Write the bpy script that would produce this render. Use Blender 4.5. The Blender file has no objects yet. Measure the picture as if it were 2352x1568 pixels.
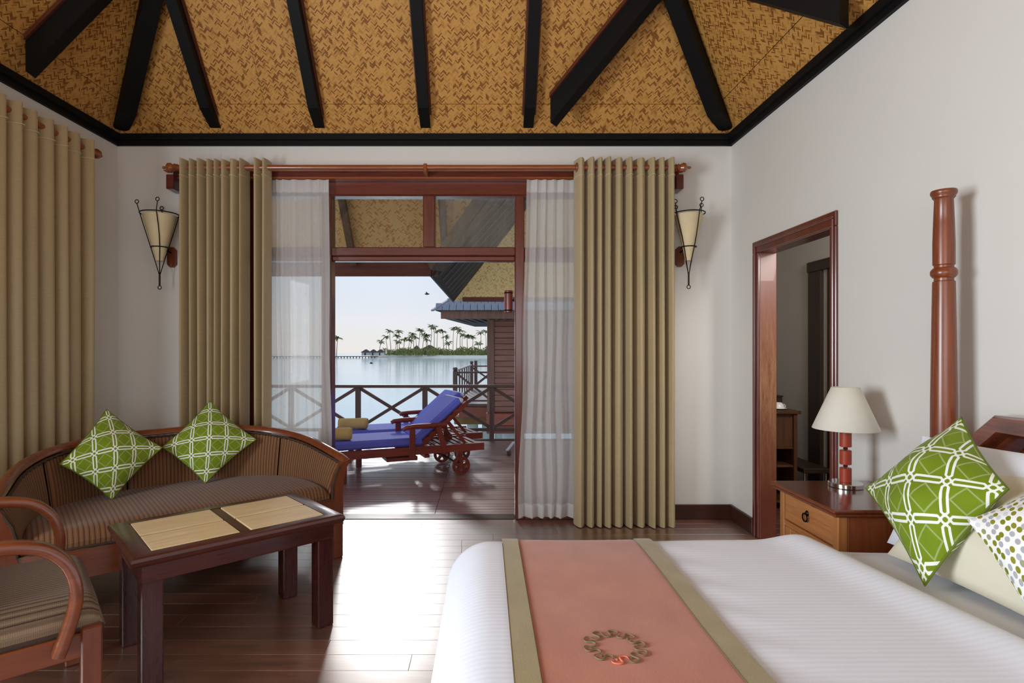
import bpy, bmesh, math, random
from mathutils import Vector, Matrix
random.seed(7)
PI = math.pi
C = bpy.context.scene.collection
SC = bpy.context.scene

def c(r, g, b, a=1.0):
    f = lambda v: (v/255/12.92) if v/255 <= 0.04045 else ((v/255+0.055)/1.055)**2.4
    return (f(r), f(g), f(b), a)

# ------------------------------------------------------------------ camera
cam_d = bpy.data.cameras.new('camera'); cam = bpy.data.objects.new('camera', cam_d); C.objects.link(cam)
cam.location = (0, 0, 1.3); cam.rotation_euler = (PI/2, 0, 0)
cam_d.sensor_width = 36; cam_d.lens = 1280/2352*36
cam_d.shift_x = (1176-1115)/2352; cam_d.shift_y = (800-784)/2352
cam_d.clip_end = 2000; cam_d.clip_start = 0.05
SC.camera = cam

# ------------------------------------------------------------------ sky, sun, window and fill light, exposure
SUN_AZ, SUN_EL = math.radians(-10), math.radians(23)
SUN_DIR = Vector((math.sin(SUN_AZ)*math.cos(SUN_EL), math.cos(SUN_AZ)*math.cos(SUN_EL), math.sin(SUN_EL)))
W = bpy.data.worlds.new('world'); SC.world = W; W.use_nodes = True
nt = W.node_tree; nt.nodes.clear()
out = nt.nodes.new('ShaderNodeOutputWorld'); bg = nt.nodes.new('ShaderNodeBackground')
tc = nt.nodes.new('ShaderNodeTexCoord'); sep = nt.nodes.new('ShaderNodeSeparateXYZ')
ramp = nt.nodes.new('ShaderNodeValToRGB')
nt.links.new(tc.outputs['Generated'], sep.inputs[0]); nt.links.new(sep.outputs['Z'], ramp.inputs[0])
r_ = ramp.color_ramp; r_.elements[0].position = 0.0; r_.elements[0].color = (0.82, 0.79, 0.76, 1)
r_.elements[1].position = 1.0; r_.elements[1].color = (0.42, 0.58, 0.82, 1)
for p, col in ((0.05, (0.74, 0.76, 0.80, 1)), (0.13, (0.52, 0.60, 0.72, 1)), (0.4, (0.60, 0.72, 0.90, 1))):
    e = r_.elements.new(p); e.color = col
dot = nt.nodes.new('ShaderNodeVectorMath'); dot.operation = 'DOT_PRODUCT'; dot.inputs[1].default_value = SUN_DIR
nt.links.new(tc.outputs['Generated'], dot.inputs[0])
mx = nt.nodes.new('ShaderNodeMath'); mx.operation = 'MAXIMUM'; mx.inputs[1].default_value = 0
pw = nt.nodes.new('ShaderNodeMath'); pw.operation = 'POWER'; pw.inputs[1].default_value = 40
nt.links.new(dot.outputs['Value'], mx.inputs[0]); nt.links.new(mx.outputs[0], pw.inputs[0])
gl = nt.nodes.new('ShaderNodeMix'); gl.data_type = 'RGBA'; gl.blend_type = 'ADD'; gl.inputs[7].default_value = (1.05, 1.06, 1.08, 1)
nt.links.new(pw.outputs[0], gl.inputs[0]); nt.links.new(ramp.outputs[0], gl.inputs[6])
nt.links.new(gl.outputs[2], bg.inputs[0]); bg.inputs[1].default_value = 1.0
nt.links.new(bg.outputs[0], out.inputs[0])

sun_d = bpy.data.lights.new('sun', 'SUN'); sun_d.energy = 0.6; sun_d.color = (1, 0.98, 0.96); sun_d.angle = math.radians(5)
sun = bpy.data.objects.new('sun', sun_d); C.objects.link(sun); sun.rotation_euler = SUN_DIR.to_track_quat('Z', 'Y').to_euler()

def area(name, loc, direction, sx, sy, power, col):
    d = bpy.data.lights.new(name, 'AREA'); d.shape = 'RECTANGLE'; d.size = sx; d.size_y = sy; d.energy = power; d.color = col
    o = bpy.data.objects.new(name, d); C.objects.link(o); o.location = loc
    o.rotation_euler = Vector(direction).to_track_quat('-Z', 'Z').to_euler()
    return o
area('daylight_left_window', (-2.80, 0.4, 1.55), (1, 0, 0), 1.5, 1.3, 160, (0.86, 0.94, 1.0))
area('rear_fill', (-0.3, -1.98, 1.6), (0, 1, 0), 2.6, 1.4, 46, (0.93, 0.95, 1.0))  # fill lamp added behind the camera to brighten the room
area('lobby_fill', (2.4, 2.6, 2.2), (0, 1, -0.4), 0.5, 0.6, 24, (1.0, 0.97, 0.93))  # lamp added to lift the dark lobby
SC.view_settings.view_transform = 'Standard'; SC.view_settings.look = 'None'
SC.view_settings.exposure = 0.0; SC.view_settings.gamma = 1.0; SC.view_settings.use_curve_mapping = False
try:
    SC.cycles.max_bounces = 10; SC.cycles.diffuse_bounces = 6; SC.cycles.transparent_max_bounces = 16
except Exception:
    pass

# ------------------------------------------------------------------ mesh helpers
class MB:
    def __init__(s): s.v = []; s.f = []; s.uv = []
    def add(s, vs, fs, uvs=None):
        n = len(s.v); s.v += [Vector(p) for p in vs]
        for k, f in enumerate(fs):
            s.f.append(tuple(i+n for i in f))
            s.uv.append(uvs[k] if uvs else [(vs[i][0], vs[i][1]) for i in f])
        return s
    def box(s, p0, p1, ch=0.0, M=None):
        x0, y0, z0 = p0; x1, y1, z1 = p1
        if ch <= 0:
            vs = [(x, y, z) for z in (z0, z1) for y in (y0, y1) for x in (x0, x1)]
            fs = [(0, 2, 3, 1), (4, 5, 7, 6), (0, 1, 5, 4), (2, 6, 7, 3), (0, 4, 6, 2), (1, 3, 7, 5)]
        else:
            ch = min(ch, 0.45*(x1-x0), 0.45*(y1-y0), 0.45*(z1-z0))
            vs = []; idx = {}
            cs = ((x0, x1), (y0, y1), (z0, z1))
            for i in (0, 1):
                for j in (0, 1):
                    for k in (0, 1):
                        for a in range(3):
                            p = []
                            for q, b in enumerate((i, j, k)):
                                val = cs[q][b]
                                if q != a: val += ch if b == 0 else -ch
                                p.append(val)
                            idx[(i, j, k, a)] = len(vs); vs.append(tuple(p))
            fs = []
            for a in range(3):
                o1, o2 = [q for q in range(3) if q != a]
                for sd in (0, 1):
                    q4 = []
                    for (u, w) in ((0, 0), (1, 0), (1, 1), (0, 1)):
                        t = [0, 0, 0]; t[a] = sd; t[o1] = u; t[o2] = w
                        q4.append(idx[(t[0], t[1], t[2], a)])
                    fs.append(tuple(q4))
            for a in range(3):          # edges running along axis a
                o1, o2 = [q for q in range(3) if q != a]
                for u in (0, 1):
                    for w in (0, 1):
                        t0 = [0, 0, 0]; t0[o1] = u; t0[o2] = w; t1 = list(t0); t1[a] = 1
                        fs.append((idx[(*t0, o1)], idx[(*t1, o1)], idx[(*t1, o2)], idx[(*t0, o2)]))
            for i in (0, 1):
                for j in (0, 1):
                    for k in (0, 1):
                        fs.append(tuple(idx[(i, j, k, a)] for a in range(3)))
        if M is not None: vs = [tuple(M @ Vector(p)) for p in vs]
        return s.add(vs, fs)
    def beam(s, a, b, w, h, up=(0, 0, 1), ch=0.0):
        a = Vector(a); b = Vector(b); d = (b-a); L = d.length; d.normalize()
        u = Vector(up); x = d.cross(u); x.normalize(); u = x.cross(d)
        M = Matrix((( d.x, x.x, u.x, a.x), (d.y, x.y, u.y, a.y), (d.z, x.z, u.z, a.z), (0, 0, 0, 1)))
        return s.box((0, -w/2, -h/2), (L, w/2, h/2), ch, M)
    def prism(s, poly, M, d0, d1):      # poly (u,v) in plane; extruded along w ; M maps (u,v,w)
        n = len(poly)
        vs = [tuple(M @ Vector((u, v, d0))) for u, v in poly] + [tuple(M @ Vector((u, v, d1))) for u, v in poly]
        fs = [tuple(range(n-1, -1, -1)), tuple(range(n, 2*n))] + [(i, (i+1) % n, (i+1) % n+n, i+n) for i in range(n)]
        return s.add(vs, fs)
    def tube(s, pts, r, n=8, caps=True, closed=False, flat=None):
        pts = [Vector(p) for p in pts]; m = len(pts)
        rr = r if isinstance(r, (list, tuple)) else [r]*m
        T = []
        for i in range(m):
            if closed: d = pts[(i+1) % m]-pts[i-1]
            else: d = pts[min(i+1, m-1)]-pts[max(i-1, 0)]
            T.append(d.normalized())
        ref = Vector((0, 0, 1)) if abs(T[0].z) < 0.9 else Vector((0, 1, 0))
        if flat is not None: ref = Vector(flat)
        nx = T[0].cross(ref).normalized(); vs = []
        for i in range(m):
            nx = nx-T[i]*nx.dot(T[i]); nx.normalize(); ny = T[i].cross(nx)
            for k in range(n):
                a = 2*PI*k/n
                vs.append(tuple(pts[i]+(nx*math.cos(a)+ny*math.sin(a))*rr[i]))
        fs = []
        for i in range(m if closed else m-1):
            j = (i+1) % m
            for k in range(n): fs.append((i*n+k, i*n+(k+1) % n, j*n+(k+1) % n, j*n+k))
        if caps and not closed: fs += [tuple(range(n-1, -1, -1)), tuple(range((m-1)*n, m*n))]
        return s.add(vs, fs)
    def sweep(s, pts, sec, side, closed_sec=True):   # sec: list (a,b): a along side vec, b along normal; side: fn(i)->(A,B) frame
        m = len(pts); n = len(sec); vs = []
        for i in range(m):
            A, B = side(i)
            for a, b in sec: vs.append(tuple(Vector(pts[i])+Vector(A)*a+Vector(B)*b))
        fs = []
        for i in range(m-1):
            for k in range(n): fs.append((i*n+k, i*n+(k+1) % n, (i+1)*n+(k+1) % n, (i+1)*n+k))
        fs += [tuple(range(n-1, -1, -1)), tuple(range((m-1)*n, m*n))]
        return s.add(vs, fs)
    def lathe(s, prof, cx=0, cy=0, n=24, M=None):
        vs = []; m = len(prof)
        for r, z in prof:
            for k in range(n):
                a = 2*PI*k/n; p = Vector((cx+r*math.cos(a), cy+r*math.sin(a), z))
                vs.append(tuple(M @ p if M is not None else p))
        fs = [(i*n+k, i*n+(k+1) % n, (i+1)*n+(k+1) % n, (i+1)*n+k) for i in range(m-1) for k in range(n)]
        if prof[0][0] > 1e-5: fs.append(tuple(range(n-1, -1, -1)))
        if prof[-1][0] > 1e-5: fs.append(tuple(range((m-1)*n, m*n)))
        return s.add(vs, fs)
    def grid(s, fn, nu, nv, uvfn=None, wrapu=False):
        P = [[fn(i/(nu-(0 if wrapu else 1)), j/(nv-1)) for j in range(nv)] for i in range(nu)]
        vs = [P[i][j] for i in range(nu) for j in range(nv)]; fs = []; uvs = []
        for i in range(nu if wrapu else nu-1):
            for j in range(nv-1):
                i2 = (i+1) % nu; q = ((i, j), (i2, j), (i2, j+1), (i, j+1))
                fs.append(tuple(a*nv+b for a, b in q))
                if uvfn: uvs.append([uvfn((i if a == i else i+1)/(nu-1), b/(nv-1)) for a, b in q])
        return s.add(vs, fs, uvs if uvfn else None)
    def poly(s, pts, uv): return s.add(pts, [tuple(range(len(pts)))], [uv])

MW = {}
def world_of(o): return MW.get(o.name, Matrix.Identity(4)) if o else Matrix.Identity(4)
def put(name, mb, m, parent=None, world=False, smooth=35, normals=True):
    vs = mb.v
    if world and parent:
        inv = world_of(parent).inverted(); vs = [inv @ p for p in vs]
    me = bpy.data.meshes.new(name); me.from_pydata([tuple(p) for p in vs], [], mb.f)
    ul = me.uv_layers.new(name='UVMap')
    flat = [x for u in mb.uv for q in u for x in q]
    ul.data.foreach_set('uv', flat)
    if normals:
        b = bmesh.new(); b.from_mesh(me); bmesh.ops.recalc_face_normals(b, faces=b.faces); b.to_mesh(me); b.free()
    if smooth:
        for p in me.polygons: p.use_smooth = True
        me.set_sharp_from_angle(angle=math.radians(smooth))
    if m: me.materials.append(m)
    o = bpy.data.objects.new(name, me); C.objects.link(o)
    if parent: o.parent = parent; MW[o.name] = world_of(parent)
    return o
def tag(o, label=None, cat=None, group=None, kind=None):
    if label: o['label'] = label
    if cat: o['category'] = cat
    if group: o['group'] = group
    if kind: o['kind'] = kind
    return o
def empty(name, loc=(0, 0, 0), rz=0.0):
    o = bpy.data.objects.new(name, None); C.objects.link(o); o.location = loc; o.rotation_euler = (0, 0, rz)
    o.empty_display_size = 0.05
    MW[o.name] = Matrix.Translation(loc) @ Matrix.Rotation(rz, 4, 'Z')
    return o
def thing(name, label, cat, loc=(0, 0, 0), rz=0.0, group=None):
    return tag(empty(name, loc, rz), label, cat, group)
def struct(name, loc=(0, 0, 0)): return tag(empty(name, loc), kind='structure')
def copy_obj(o, parent=None):
    d = o.copy(); C.objects.link(d)
    if parent: d.parent = parent
    for ch in [x for x in bpy.data.objects if x.parent == o]: copy_obj(ch, d)
    return d
ORD = ['first', 'second', 'third', 'fourth', 'fifth', 'sixth', 'seventh', 'eighth', 'ninth', 'tenth', 'eleventh', 'twelfth', 'thirteenth',
       'fourteenth', 'fifteenth', 'sixteenth', 'seventeenth', 'eighteenth', 'nineteenth', 'twentieth', 'twenty-first', 'twenty-second',
       'twenty-third', 'twenty-fourth', 'twenty-fifth', 'twenty-sixth', 'twenty-seventh', 'twenty-eighth', 'twenty-ninth', 'thirtieth',
       'thirty-first', 'thirty-second', 'thirty-third', 'thirty-fourth', 'thirty-fifth', 'thirty-sixth']

# ------------------------------------------------------------------ materials
class NT:
    def __init__(s, name):
        s.m = bpy.data.materials.new(name); s.m.use_nodes = True; s.t = s.m.node_tree
        s.b = s.t.nodes['Principled BSDF']; s.o = s.t.nodes['Material Output']
    def n(s, typ, **kw):
        d = s.t.nodes.new(typ)
        for k, v in kw.items(): setattr(d, k, v)
        return d
    def put(s, sock, v):
        if isinstance(v, bpy.types.NodeSocket): s.t.links.new(v, sock)
        else: sock.default_value = v
    def math(s, op, a, b=0.0, cc=0.0):
        d = s.n('ShaderNodeMath', operation=op); s.put(d.inputs[0], a); s.put(d.inputs[1], b); s.put(d.inputs[2], cc); return d.outputs[0]
    def mix(s, f, a, b, blend='MIX'):
        d = s.n('ShaderNodeMix', data_type='RGBA', blend_type=blend); s.put(d.inputs[0], f); s.put(d.inputs[6], a); s.put(d.inputs[7], b); return d.outputs[2]
    def coord(s, which='Object', scale=(1, 1, 1), rot=(0, 0, 0), loc=(0, 0, 0)):
        t = s.n('ShaderNodeTexCoord'); mp = s.n('ShaderNodeMapping'); s.t.links.new(t.outputs[which], mp.inputs[0])
        mp.inputs['Scale'].default_value = scale; mp.inputs['Rotation'].default_value = rot; mp.inputs['Location'].default_value = loc
        return mp.outputs[0]
    def sepxyz(s, v):
        d = s.n('ShaderNodeSeparateXYZ'); s.put(d.inputs[0], v); return d.outputs
    def comb(s, x, y, z=0.0):
        d = s.n('ShaderNodeCombineXYZ'); s.put(d.inputs[0], x); s.put(d.inputs[1], y); s.put(d.inputs[2], z); return d.outputs[0]
    def noise(s, v, scale=5, detail=3, rough=0.5):
        d = s.n('ShaderNodeTexNoise'); s.put(d.inputs['Vector'], v); d.inputs['Scale'].default_value = scale
        d.inputs['Detail'].default_value = detail; d.inputs['Roughness'].default_value = rough; return d.outputs[0]
    def white(s, v):
        d = s.n('ShaderNodeTexWhiteNoise', noise_dimensions='3D'); s.put(d.inputs[0], v); return d.outputs[0]
    def rampv(s, v, stops):
        d = s.n('ShaderNodeValToRGB'); s.put(d.inputs[0], v); e = d.color_ramp.elements
        e[0].position, e[0].color = stops[0]; e[1].position, e[1].color = stops[-1]
        for p, col in stops[1:-1]:
            q = e.new(p); q.color = col
        return d.outputs[0]
    def bump(s, h, strength=0.3, dist=0.002):
        d = s.n('ShaderNodeBump'); s.put(d.inputs['Height'], h); d.inputs['Strength'].default_value = strength; d.inputs['Distance'].default_value = dist
        s.t.links.new(d.outputs[0], s.b.inputs['Normal']); return d
    def rand(s): return s.n('ShaderNodeObjectInfo').outputs['Random']
    def setp(s, base=None, rough=None, metal=None, spec=None, ior=None, coat=None, coat_rough=None, coat_ior=None, sheen=None):
        for k, v in (('Base Color', base), ('Roughness', rough), ('Metallic', metal), ('Specular IOR Level', spec), ('IOR', ior),
                     ('Coat Weight', coat), ('Coat Roughness', coat_rough), ('Coat IOR', coat_ior), ('Sheen Weight', sheen)):
            if v is not None: s.put(s.b.inputs[k], v)
        return s.m

def plain(name, col, rough=0.6, metal=0.0, var=0.06, scale=8, bump=0.0, **kw):
    t = NT(name); n = t.noise(t.coord('Object'), scale, 4)
    d = tuple(x*(1-var*2) for x in col[:3])+(1,); l = tuple(min(1, x*(1+var)) for x in col[:3])+(1,)
    t.setp(base=t.mix(n, d, l), rough=rough, metal=metal, **kw)
    if bump: t.bump(n, bump, 0.003)
    return t.m

def wood(name, dark, light, axis='x', rough=0.35, grain=1.0, rvar=0.0, coat=0.0, coat_rough=0.15, coat_ior=1.5, spec=None, bump=0.08):
    t = NT(name); st = {'x': (1.2, 16, 16), 'y': (16, 1.2, 16), 'z': (16, 16, 1.2)}[axis]
    st = tuple(v*grain for v in st)
    v = t.coord('Object', scale=st)
    if rvar > 0:
        r = t.rand(); off = t.comb(t.math('MULTIPLY', r, 37.0), t.math('MULTIPLY', r, 91.0), t.math('MULTIPLY', r, 53.0))
        d = t.n('ShaderNodeVectorMath', operation='ADD'); t.put(d.inputs[0], v); t.put(d.inputs[1], off); v = d.outputs[0]
    n1 = t.noise(v, 1.5, 6, 0.62); n2 = t.noise(v, 6.0, 3, 0.7)
    f = t.math('ADD', t.math('MULTIPLY', n1, 0.75), t.math('MULTIPLY', n2, 0.25))
    col = t.rampv(f, [(0.30, dark), (0.72, light)])
    if rvar > 0:
        h = t.n('ShaderNodeHueSaturation'); t.put(h.inputs['Color'], col)
        t.put(h.inputs['Value'], t.math('ADD', 1.0-rvar, t.math('MULTIPLY', t.rand(), 2*rvar))); col = h.outputs[0]
    rg = t.math('ADD', rough-0.08, t.math('MULTIPLY', n2, 0.16))
    t.setp(base=col, rough=rg, coat=coat, coat_rough=coat_rough, coat_ior=coat_ior, spec=spec)
    if bump: t.bump(f, bump, 0.002)
    return t.m

def weave(name, light, mid, dark, s=0.0076, rot=PI/4):
    t = NT(name)
    p = t.sepxyz(t.coord('UV', scale=(1/s, 1/s, 1), rot=(0, 0, rot)))
    a = t.math('FLOOR', p[0]); b = t.math('FLOOR', p[1])
    dd = t.math('ADD', a, b)
    ph = t.math('FLOORED_MODULO', dd, 8.0)
    on = t.math('LESS_THAN', ph, 4.0)
    seg = t.math('FLOOR', t.math('DIVIDE', dd, 8.0)); seg2 = t.math('FLOOR', t.math('DIVIDE', t.math('ADD', dd, 4.0), 8.0))
    w1 = t.white(t.comb(b, seg, 1.0)); w2 = t.white(t.comb(a, seg2, 7.0))
    def sel(f, x, y): return t.math('ADD', t.math('MULTIPLY', f, x), t.math('MULTIPLY', t.math('SUBTRACT', 1.0, f), y))
    w = sel(on, w1, w2)
    fr = sel(on, t.math('FRACT', p[1]), t.math('FRACT', p[0]))
    edge = t.math('LESS_THAN', t.math('ABSOLUTE', t.math('SUBTRACT', fr, 0.5)), 0.40)
    big = t.noise(t.coord('UV', scale=(5, 5, 1)), 1.0, 2)
    wv = t.math('ADD', w, t.math('MULTIPLY', t.math('SUBTRACT', big, 0.5), 0.2))
    col = t.rampv(wv, [(0.0, dark), (0.19, dark), (0.26, mid), (0.62, light), (1.0, light)])
    fib = t.noise(t.coord('UV', scale=(160, 160, 1)), 1.0, 3)
    col = t.mix(t.math('MULTIPLY', fib, 0.35), col, mid)
    col = t.mix(t.math('MULTIPLY', t.math('SUBTRACT', 1.0, edge), 0.55), col, dark)
    t.setp(base=col, rough=0.55, spec=0.3)
    t.bump(edge, 0.25, 0.001)
    return t.m

def fabric_stripe(name, base, base2, line, period=0.021, lw=0.16, axis=0, check=0.0):
    t = NT(name); p = t.sepxyz(t.coord('UV'))
    f = t.math('FRACT', t.math('DIVIDE', p[axis], period))
    ln = t.math('LESS_THAN', f, lw)
    half = t.math('LESS_THAN', t.math('ABSOLUTE', t.math('SUBTRACT', f, 0.55)), 0.16)
    th = t.math('LESS_THAN', t.math('FRACT', t.math('DIVIDE', p[1-axis], 0.0055)), 0.35)
    th2 = t.math('LESS_THAN', t.math('FRACT', t.math('DIVIDE', p[axis], 0.0065)), 0.35)
    n = t.noise(t.coord('UV', scale=(300, 300, 1)), 1.0, 2)
    col = t.mix(t.math('MULTIPLY', half, 0.55), base, base2)
    col = t.mix(t.math('MULTIPLY', t.math('MAXIMUM', th, th2), 0.30), col, line)
    col = t.mix(t.math('MULTIPLY', n, 0.25), col, line)
    col = t.mix(t.math('MULTIPLY', ln, 0.9), col, line)
    t.setp(base=col, rough=0.85, sheen=0.15, spec=0.2); t.bump(n, 0.25, 0.001)
    return t.m

def curtain_mat(name, d, l):
    t = NT(name)
    n = t.noise(t.coord('UV', scale=(18, 260, 1)), 1.0, 3, 0.6); n2 = t.noise(t.coord('UV', scale=(3, 3, 1)), 1.0, 2)
    col = t.mix(t.math('ADD', t.math('MULTIPLY', n, 0.7), t.math('MULTIPLY', n2, 0.3)), d, l)
    t.setp(base=col, rough=0.42, sheen=0.3, spec=0.35); t.bump(n, 0.2, 0.001)
    return t.m

def sheer_mat(name, alpha):
    t = NT(name)
    tr = t.n('ShaderNodeBsdfTransparent'); tl = t.n('ShaderNodeBsdfTranslucent'); df = t.n('ShaderNodeBsdfDiffuse')
    tl.inputs[0].default_value = (0.98, 0.98, 0.97, 1); df.inputs[0].default_value = (0.95, 0.95, 0.95, 1)
    m1 = t.n('ShaderNodeMixShader'); m1.inputs[0].default_value = 0.45
    t.t.links.new(tl.outputs[0], m1.inputs[1]); t.t.links.new(df.outputs[0], m1.inputs[2])
    n = t.noise(t.coord('UV', scale=(600, 40, 1)), 1.0, 2)
    f = t.math('ADD', alpha-0.12, t.math('MULTIPLY', n, 0.24))
    m2 = t.n('ShaderNodeMixShader'); t.put(m2.inputs[0], f)
    t.t.links.new(tr.outputs[0], m2.inputs[1]); t.t.links.new(m1.outputs[0], m2.inputs[2])
    t.t.links.new(m2.outputs[0], t.o.inputs[0]); t.t.nodes.remove(t.b)
    return t.m

def glass_mat(name, haze=0.0):
    t = NT(name); tr = t.n('ShaderNodeBsdfTransparent'); g = t.n('ShaderNodeBsdfGlossy'); g.inputs['Roughness'].default_value = 0.02
    tr.inputs[0].default_value = (0.95, 0.97, 0.96, 1)
    fr = t.n('ShaderNodeFresnel'); fr.inputs[0].default_value = 1.45
    m = t.n('ShaderNodeMixShader'); t.t.links.new(fr.outputs[0], m.inputs[0]); t.t.links.new(tr.outputs[0], m.inputs[1]); t.t.links.new(g.outputs[0], m.inputs[2])
    last = m.outputs[0]
    if haze > 0:
        d = t.n('ShaderNodeBsdfDiffuse'); d.inputs[0].default_value = (0.7, 0.72, 0.7, 1)
        n = t.noise(t.coord('Object', scale=(22, 22, 3)), 1.0, 4, 0.7)
        z = t.sepxyz(t.coord('Object'))[2]
        m2 = t.n('ShaderNodeMixShader'); t.put(m2.inputs[0], t.math('MULTIPLY', n, haze))
        t.t.links.new(last, m2.inputs[1]); t.t.links.new(d.outputs[0], m2.inputs[2]); last = m2.outputs[0]
    t.t.links.new(last, t.o.inputs[0]); t.t.nodes.remove(t.b)
    return t.m

def lattice_mat(name, green, dgreen, white, period):       # geometric link lattice printed on cushion cloth; UV in metres about the centre
    t = NT(name)
    p = t.sepxyz(t.coord('UV', scale=(1/period, 1/period, 1), rot=(0, 0, PI/4)))
    qx = t.math('ABSOLUTE', t.math('SUBTRACT', p[0], t.math('ROUND', p[0]))); qy = t.math('ABSOLUTE', t.math('SUBTRACT', p[1], t.math('ROUND', p[1])))
    w, l, th = 0.080, 0.40, 0.034
    def link(x, y):
        mx_ = t.math('SUBTRACT', 0.5, x)
        d = t.math('MAXIMUM', t.math('SUBTRACT', y, w), t.math('MULTIPLY', t.math('SUBTRACT', t.math('ADD', mx_, y), l), 0.80))
        return t.math('LESS_THAN', t.math('ABSOLUTE', d), th)
    dia = t.math('LESS_THAN', t.math('ABSOLUTE', t.math('SUBTRACT', t.math('ADD', qx, qy), 0.125)), 0.040)
    m = t.math('MAXIMUM', t.math('MAXIMUM', link(qx, qy), link(qy, qx)), dia)
    cd = t.math('SUBTRACT', 1.0, t.math('ADD', qx, qy))
    faint = t.math('LESS_THAN', t.math('ABSOLUTE', t.math('SUBTRACT', cd, 0.36)), 0.03)
    n = t.noise(t.coord('UV', scale=(9, 9, 1)), 1.0, 2)
    col = t.mix(n, green, dgreen)
    pale = tuple(0.78*a+0.22*b for a, b in zip(green, white))[:3]+(1,)
    col = t.mix(t.math('MULTIPLY', faint, 0.8), col, pale)
    col = t.mix(m, col, white)
    f = t.noise(t.coord('UV', scale=(500, 500, 1)), 1.0, 1)
    t.setp(base=col, rough=0.75, spec=0.2, sheen=0.1); t.bump(f, 0.1, 0.0006)
    return t.m

def dots_mat(name):
    t = NT(name)
    v = t.coord('UV', scale=(42, 42, 1))
    d = t.n('ShaderNodeTexVoronoi', voronoi_dimensions='2D'); t.put(d.inputs['Vector'], v); d.inputs['Scale'].default_value = 1.0; d.inputs['Randomness'].default_value = 0.45
    w = t.white(d.outputs['Color'])
    col = t.rampv(w, [(0.0, c(122, 128, 24)), (0.52, c(140, 140, 44)), (0.55, c(168, 170, 176)), (0.88, c(176, 178, 184)), (0.90, c(206, 210, 214)), (1.0, c(214, 218, 222))])
    d.inputs['Scale'].default_value = 1.0
    inside = t.math('LESS_THAN', d.outputs['Distance'], 0.36)
    t.setp(base=t.mix(inside, c(238, 238, 236), col), rough=0.8, spec=0.2)
    return t.m

def linen(name, col, period=0.0):
    t = NT(name); n = t.noise(t.coord('UV', scale=(7, 7, 1)), 1.0, 4)
    base = t.mix(n, tuple(x*0.95 for x in col[:3])+(1,), col)
    t.setp(base=base, rough=0.6, sheen=0.2, spec=0.3)
    if period:
        y = t.sepxyz(t.coord('UV'))[1]
        st = t.math('SINE', t.math('MULTIPLY', y, 2*PI/period)); sm = t.math('MULTIPLY', t.math('ADD', st, 1.0), 0.5)
        t.put(t.b.inputs['Base Color'], t.mix(t.math('MULTIPLY', sm, 0.07), base, (0.55, 0.56, 0.62, 1)))
        t.put(t.b.inputs['Roughness'], t.math('ADD', 0.38, t.math('MULTIPLY', sm, 0.35)))
        t.bump(sm, 0.12, 0.002)
    return t.m

M = {}
M['plaster'] = plain('plaster', c(224, 222, 217), 0.75, var=0.015, scale=3, bump=0.03)
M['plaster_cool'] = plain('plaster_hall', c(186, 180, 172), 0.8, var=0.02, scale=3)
M['weave'] = weave('bamboo_weave', c(212, 160, 86), c(184, 130, 62), c(122, 72, 28))
M['weave_out'] = weave('bamboo_weave_veranda', c(250, 216, 152), c(246, 206, 138), c(206, 150, 88), s=0.0115)  # paler than the indoor weave: missing bounce light put into the colour
M['black'] = plain('black_painted_wood', c(16, 15, 15), 0.6, var=0.15, scale=20, spec=0.2)
M['batten'] = plain('red_brown_batten', c(92, 42, 20), 0.5, var=0.15)
M['floor'] = wood('floor_planks', c(74, 40, 28), c(136, 84, 58), 'x', 0.24, 1.0, rvar=0.28, coat=1.0, coat_rough=0.40, coat_ior=2.8, bump=0.05)
M['deck'] = wood('deck_boards', c(116, 72, 66), c(178, 122, 112), 'x', 0.30, 1.0, rvar=0.22, coat=1.0, coat_rough=0.36, coat_ior=2.7, bump=0.10)
M['frame'] = wood('mahogany_frame', c(78, 30, 22), c(112, 46, 34), 'x', 0.30, 1.0, coat=0.4)
M['frame_z'] = wood('mahogany_jamb', c(74, 30, 22), c(116, 50, 34), 'z', 0.32, 1.0, coat=0.4)
M['base'] = wood('baseboard_wood', c(52, 26, 18), c(76, 40, 28), 'x', 0.4)
M['rod'] = wood('curtain_rod_wood', c(120, 58, 30), c(160, 88, 50), 'x', 0.3, 1.5, coat=0.5)
M['curtain'] = curtain_mat('taupe_curtain', c(156, 139, 104), c(194, 174, 134))
M['stitch'] = plain('pale_stitch', c(206, 190, 150), 0.6)
M['sheer'] = sheer_mat('sheer_voile', 0.70)
M['sheer_hem'] = sheer_mat('sheer_hem', 0.80)
M['glass'] = glass_mat('clear_glass'); M['glass_dirty'] = glass_mat('dusty_glass', 0.12)
M['iron'] = plain('dark_iron', c(34, 28, 24), 0.5, metal=0.7)
M['parchment'] = plain('parchment', c(222, 204, 164), 0.7, var=0.06, scale=12)
M['sconce_wood'] = wood('sconce_block', c(92, 42, 24), c(132, 68, 40), 'z', 0.35)
M['sofa_wood'] = wood('sofa_wood', c(100, 46, 22), c(132, 68, 34), 'x', 0.30, 1.0, coat=0.6)
M['sofa_wood_z'] = wood('sofa_wood_upright', c(94, 43, 21), c(124, 63, 32), 'z', 0.34, 1.0, coat=0.5)
M['sofa_fab'] = fabric_stripe('sofa_stripe', c(132, 92, 62), c(156, 114, 78), c(54, 34, 25))
M['chair_fab'] = fabric_stripe('chair_check', c(122, 100, 78), c(158, 136, 110), c(58, 42, 34), period=0.017, lw=0.18, axis=1)
M['braid'] = plain('sofa_braid', c(70, 52, 40), 0.8, var=0.35, scale=150)
M['table'] = wood('table_mahogany', c(52, 20, 16), c(88, 38, 28), 'x', 0.30, 1.0, coat=0.35, coat_rough=0.15)
M['table_z'] = wood('table_leg_wood', c(48, 18, 18), c(76, 30, 28), 'z', 0.28, 1.0, coat=0.5)
M['bamboo'] = wood('bamboo_inlay', c(212, 180, 132), c(240, 216, 172), 'x', 0.4, 1.6, coat=0.2)
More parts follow.
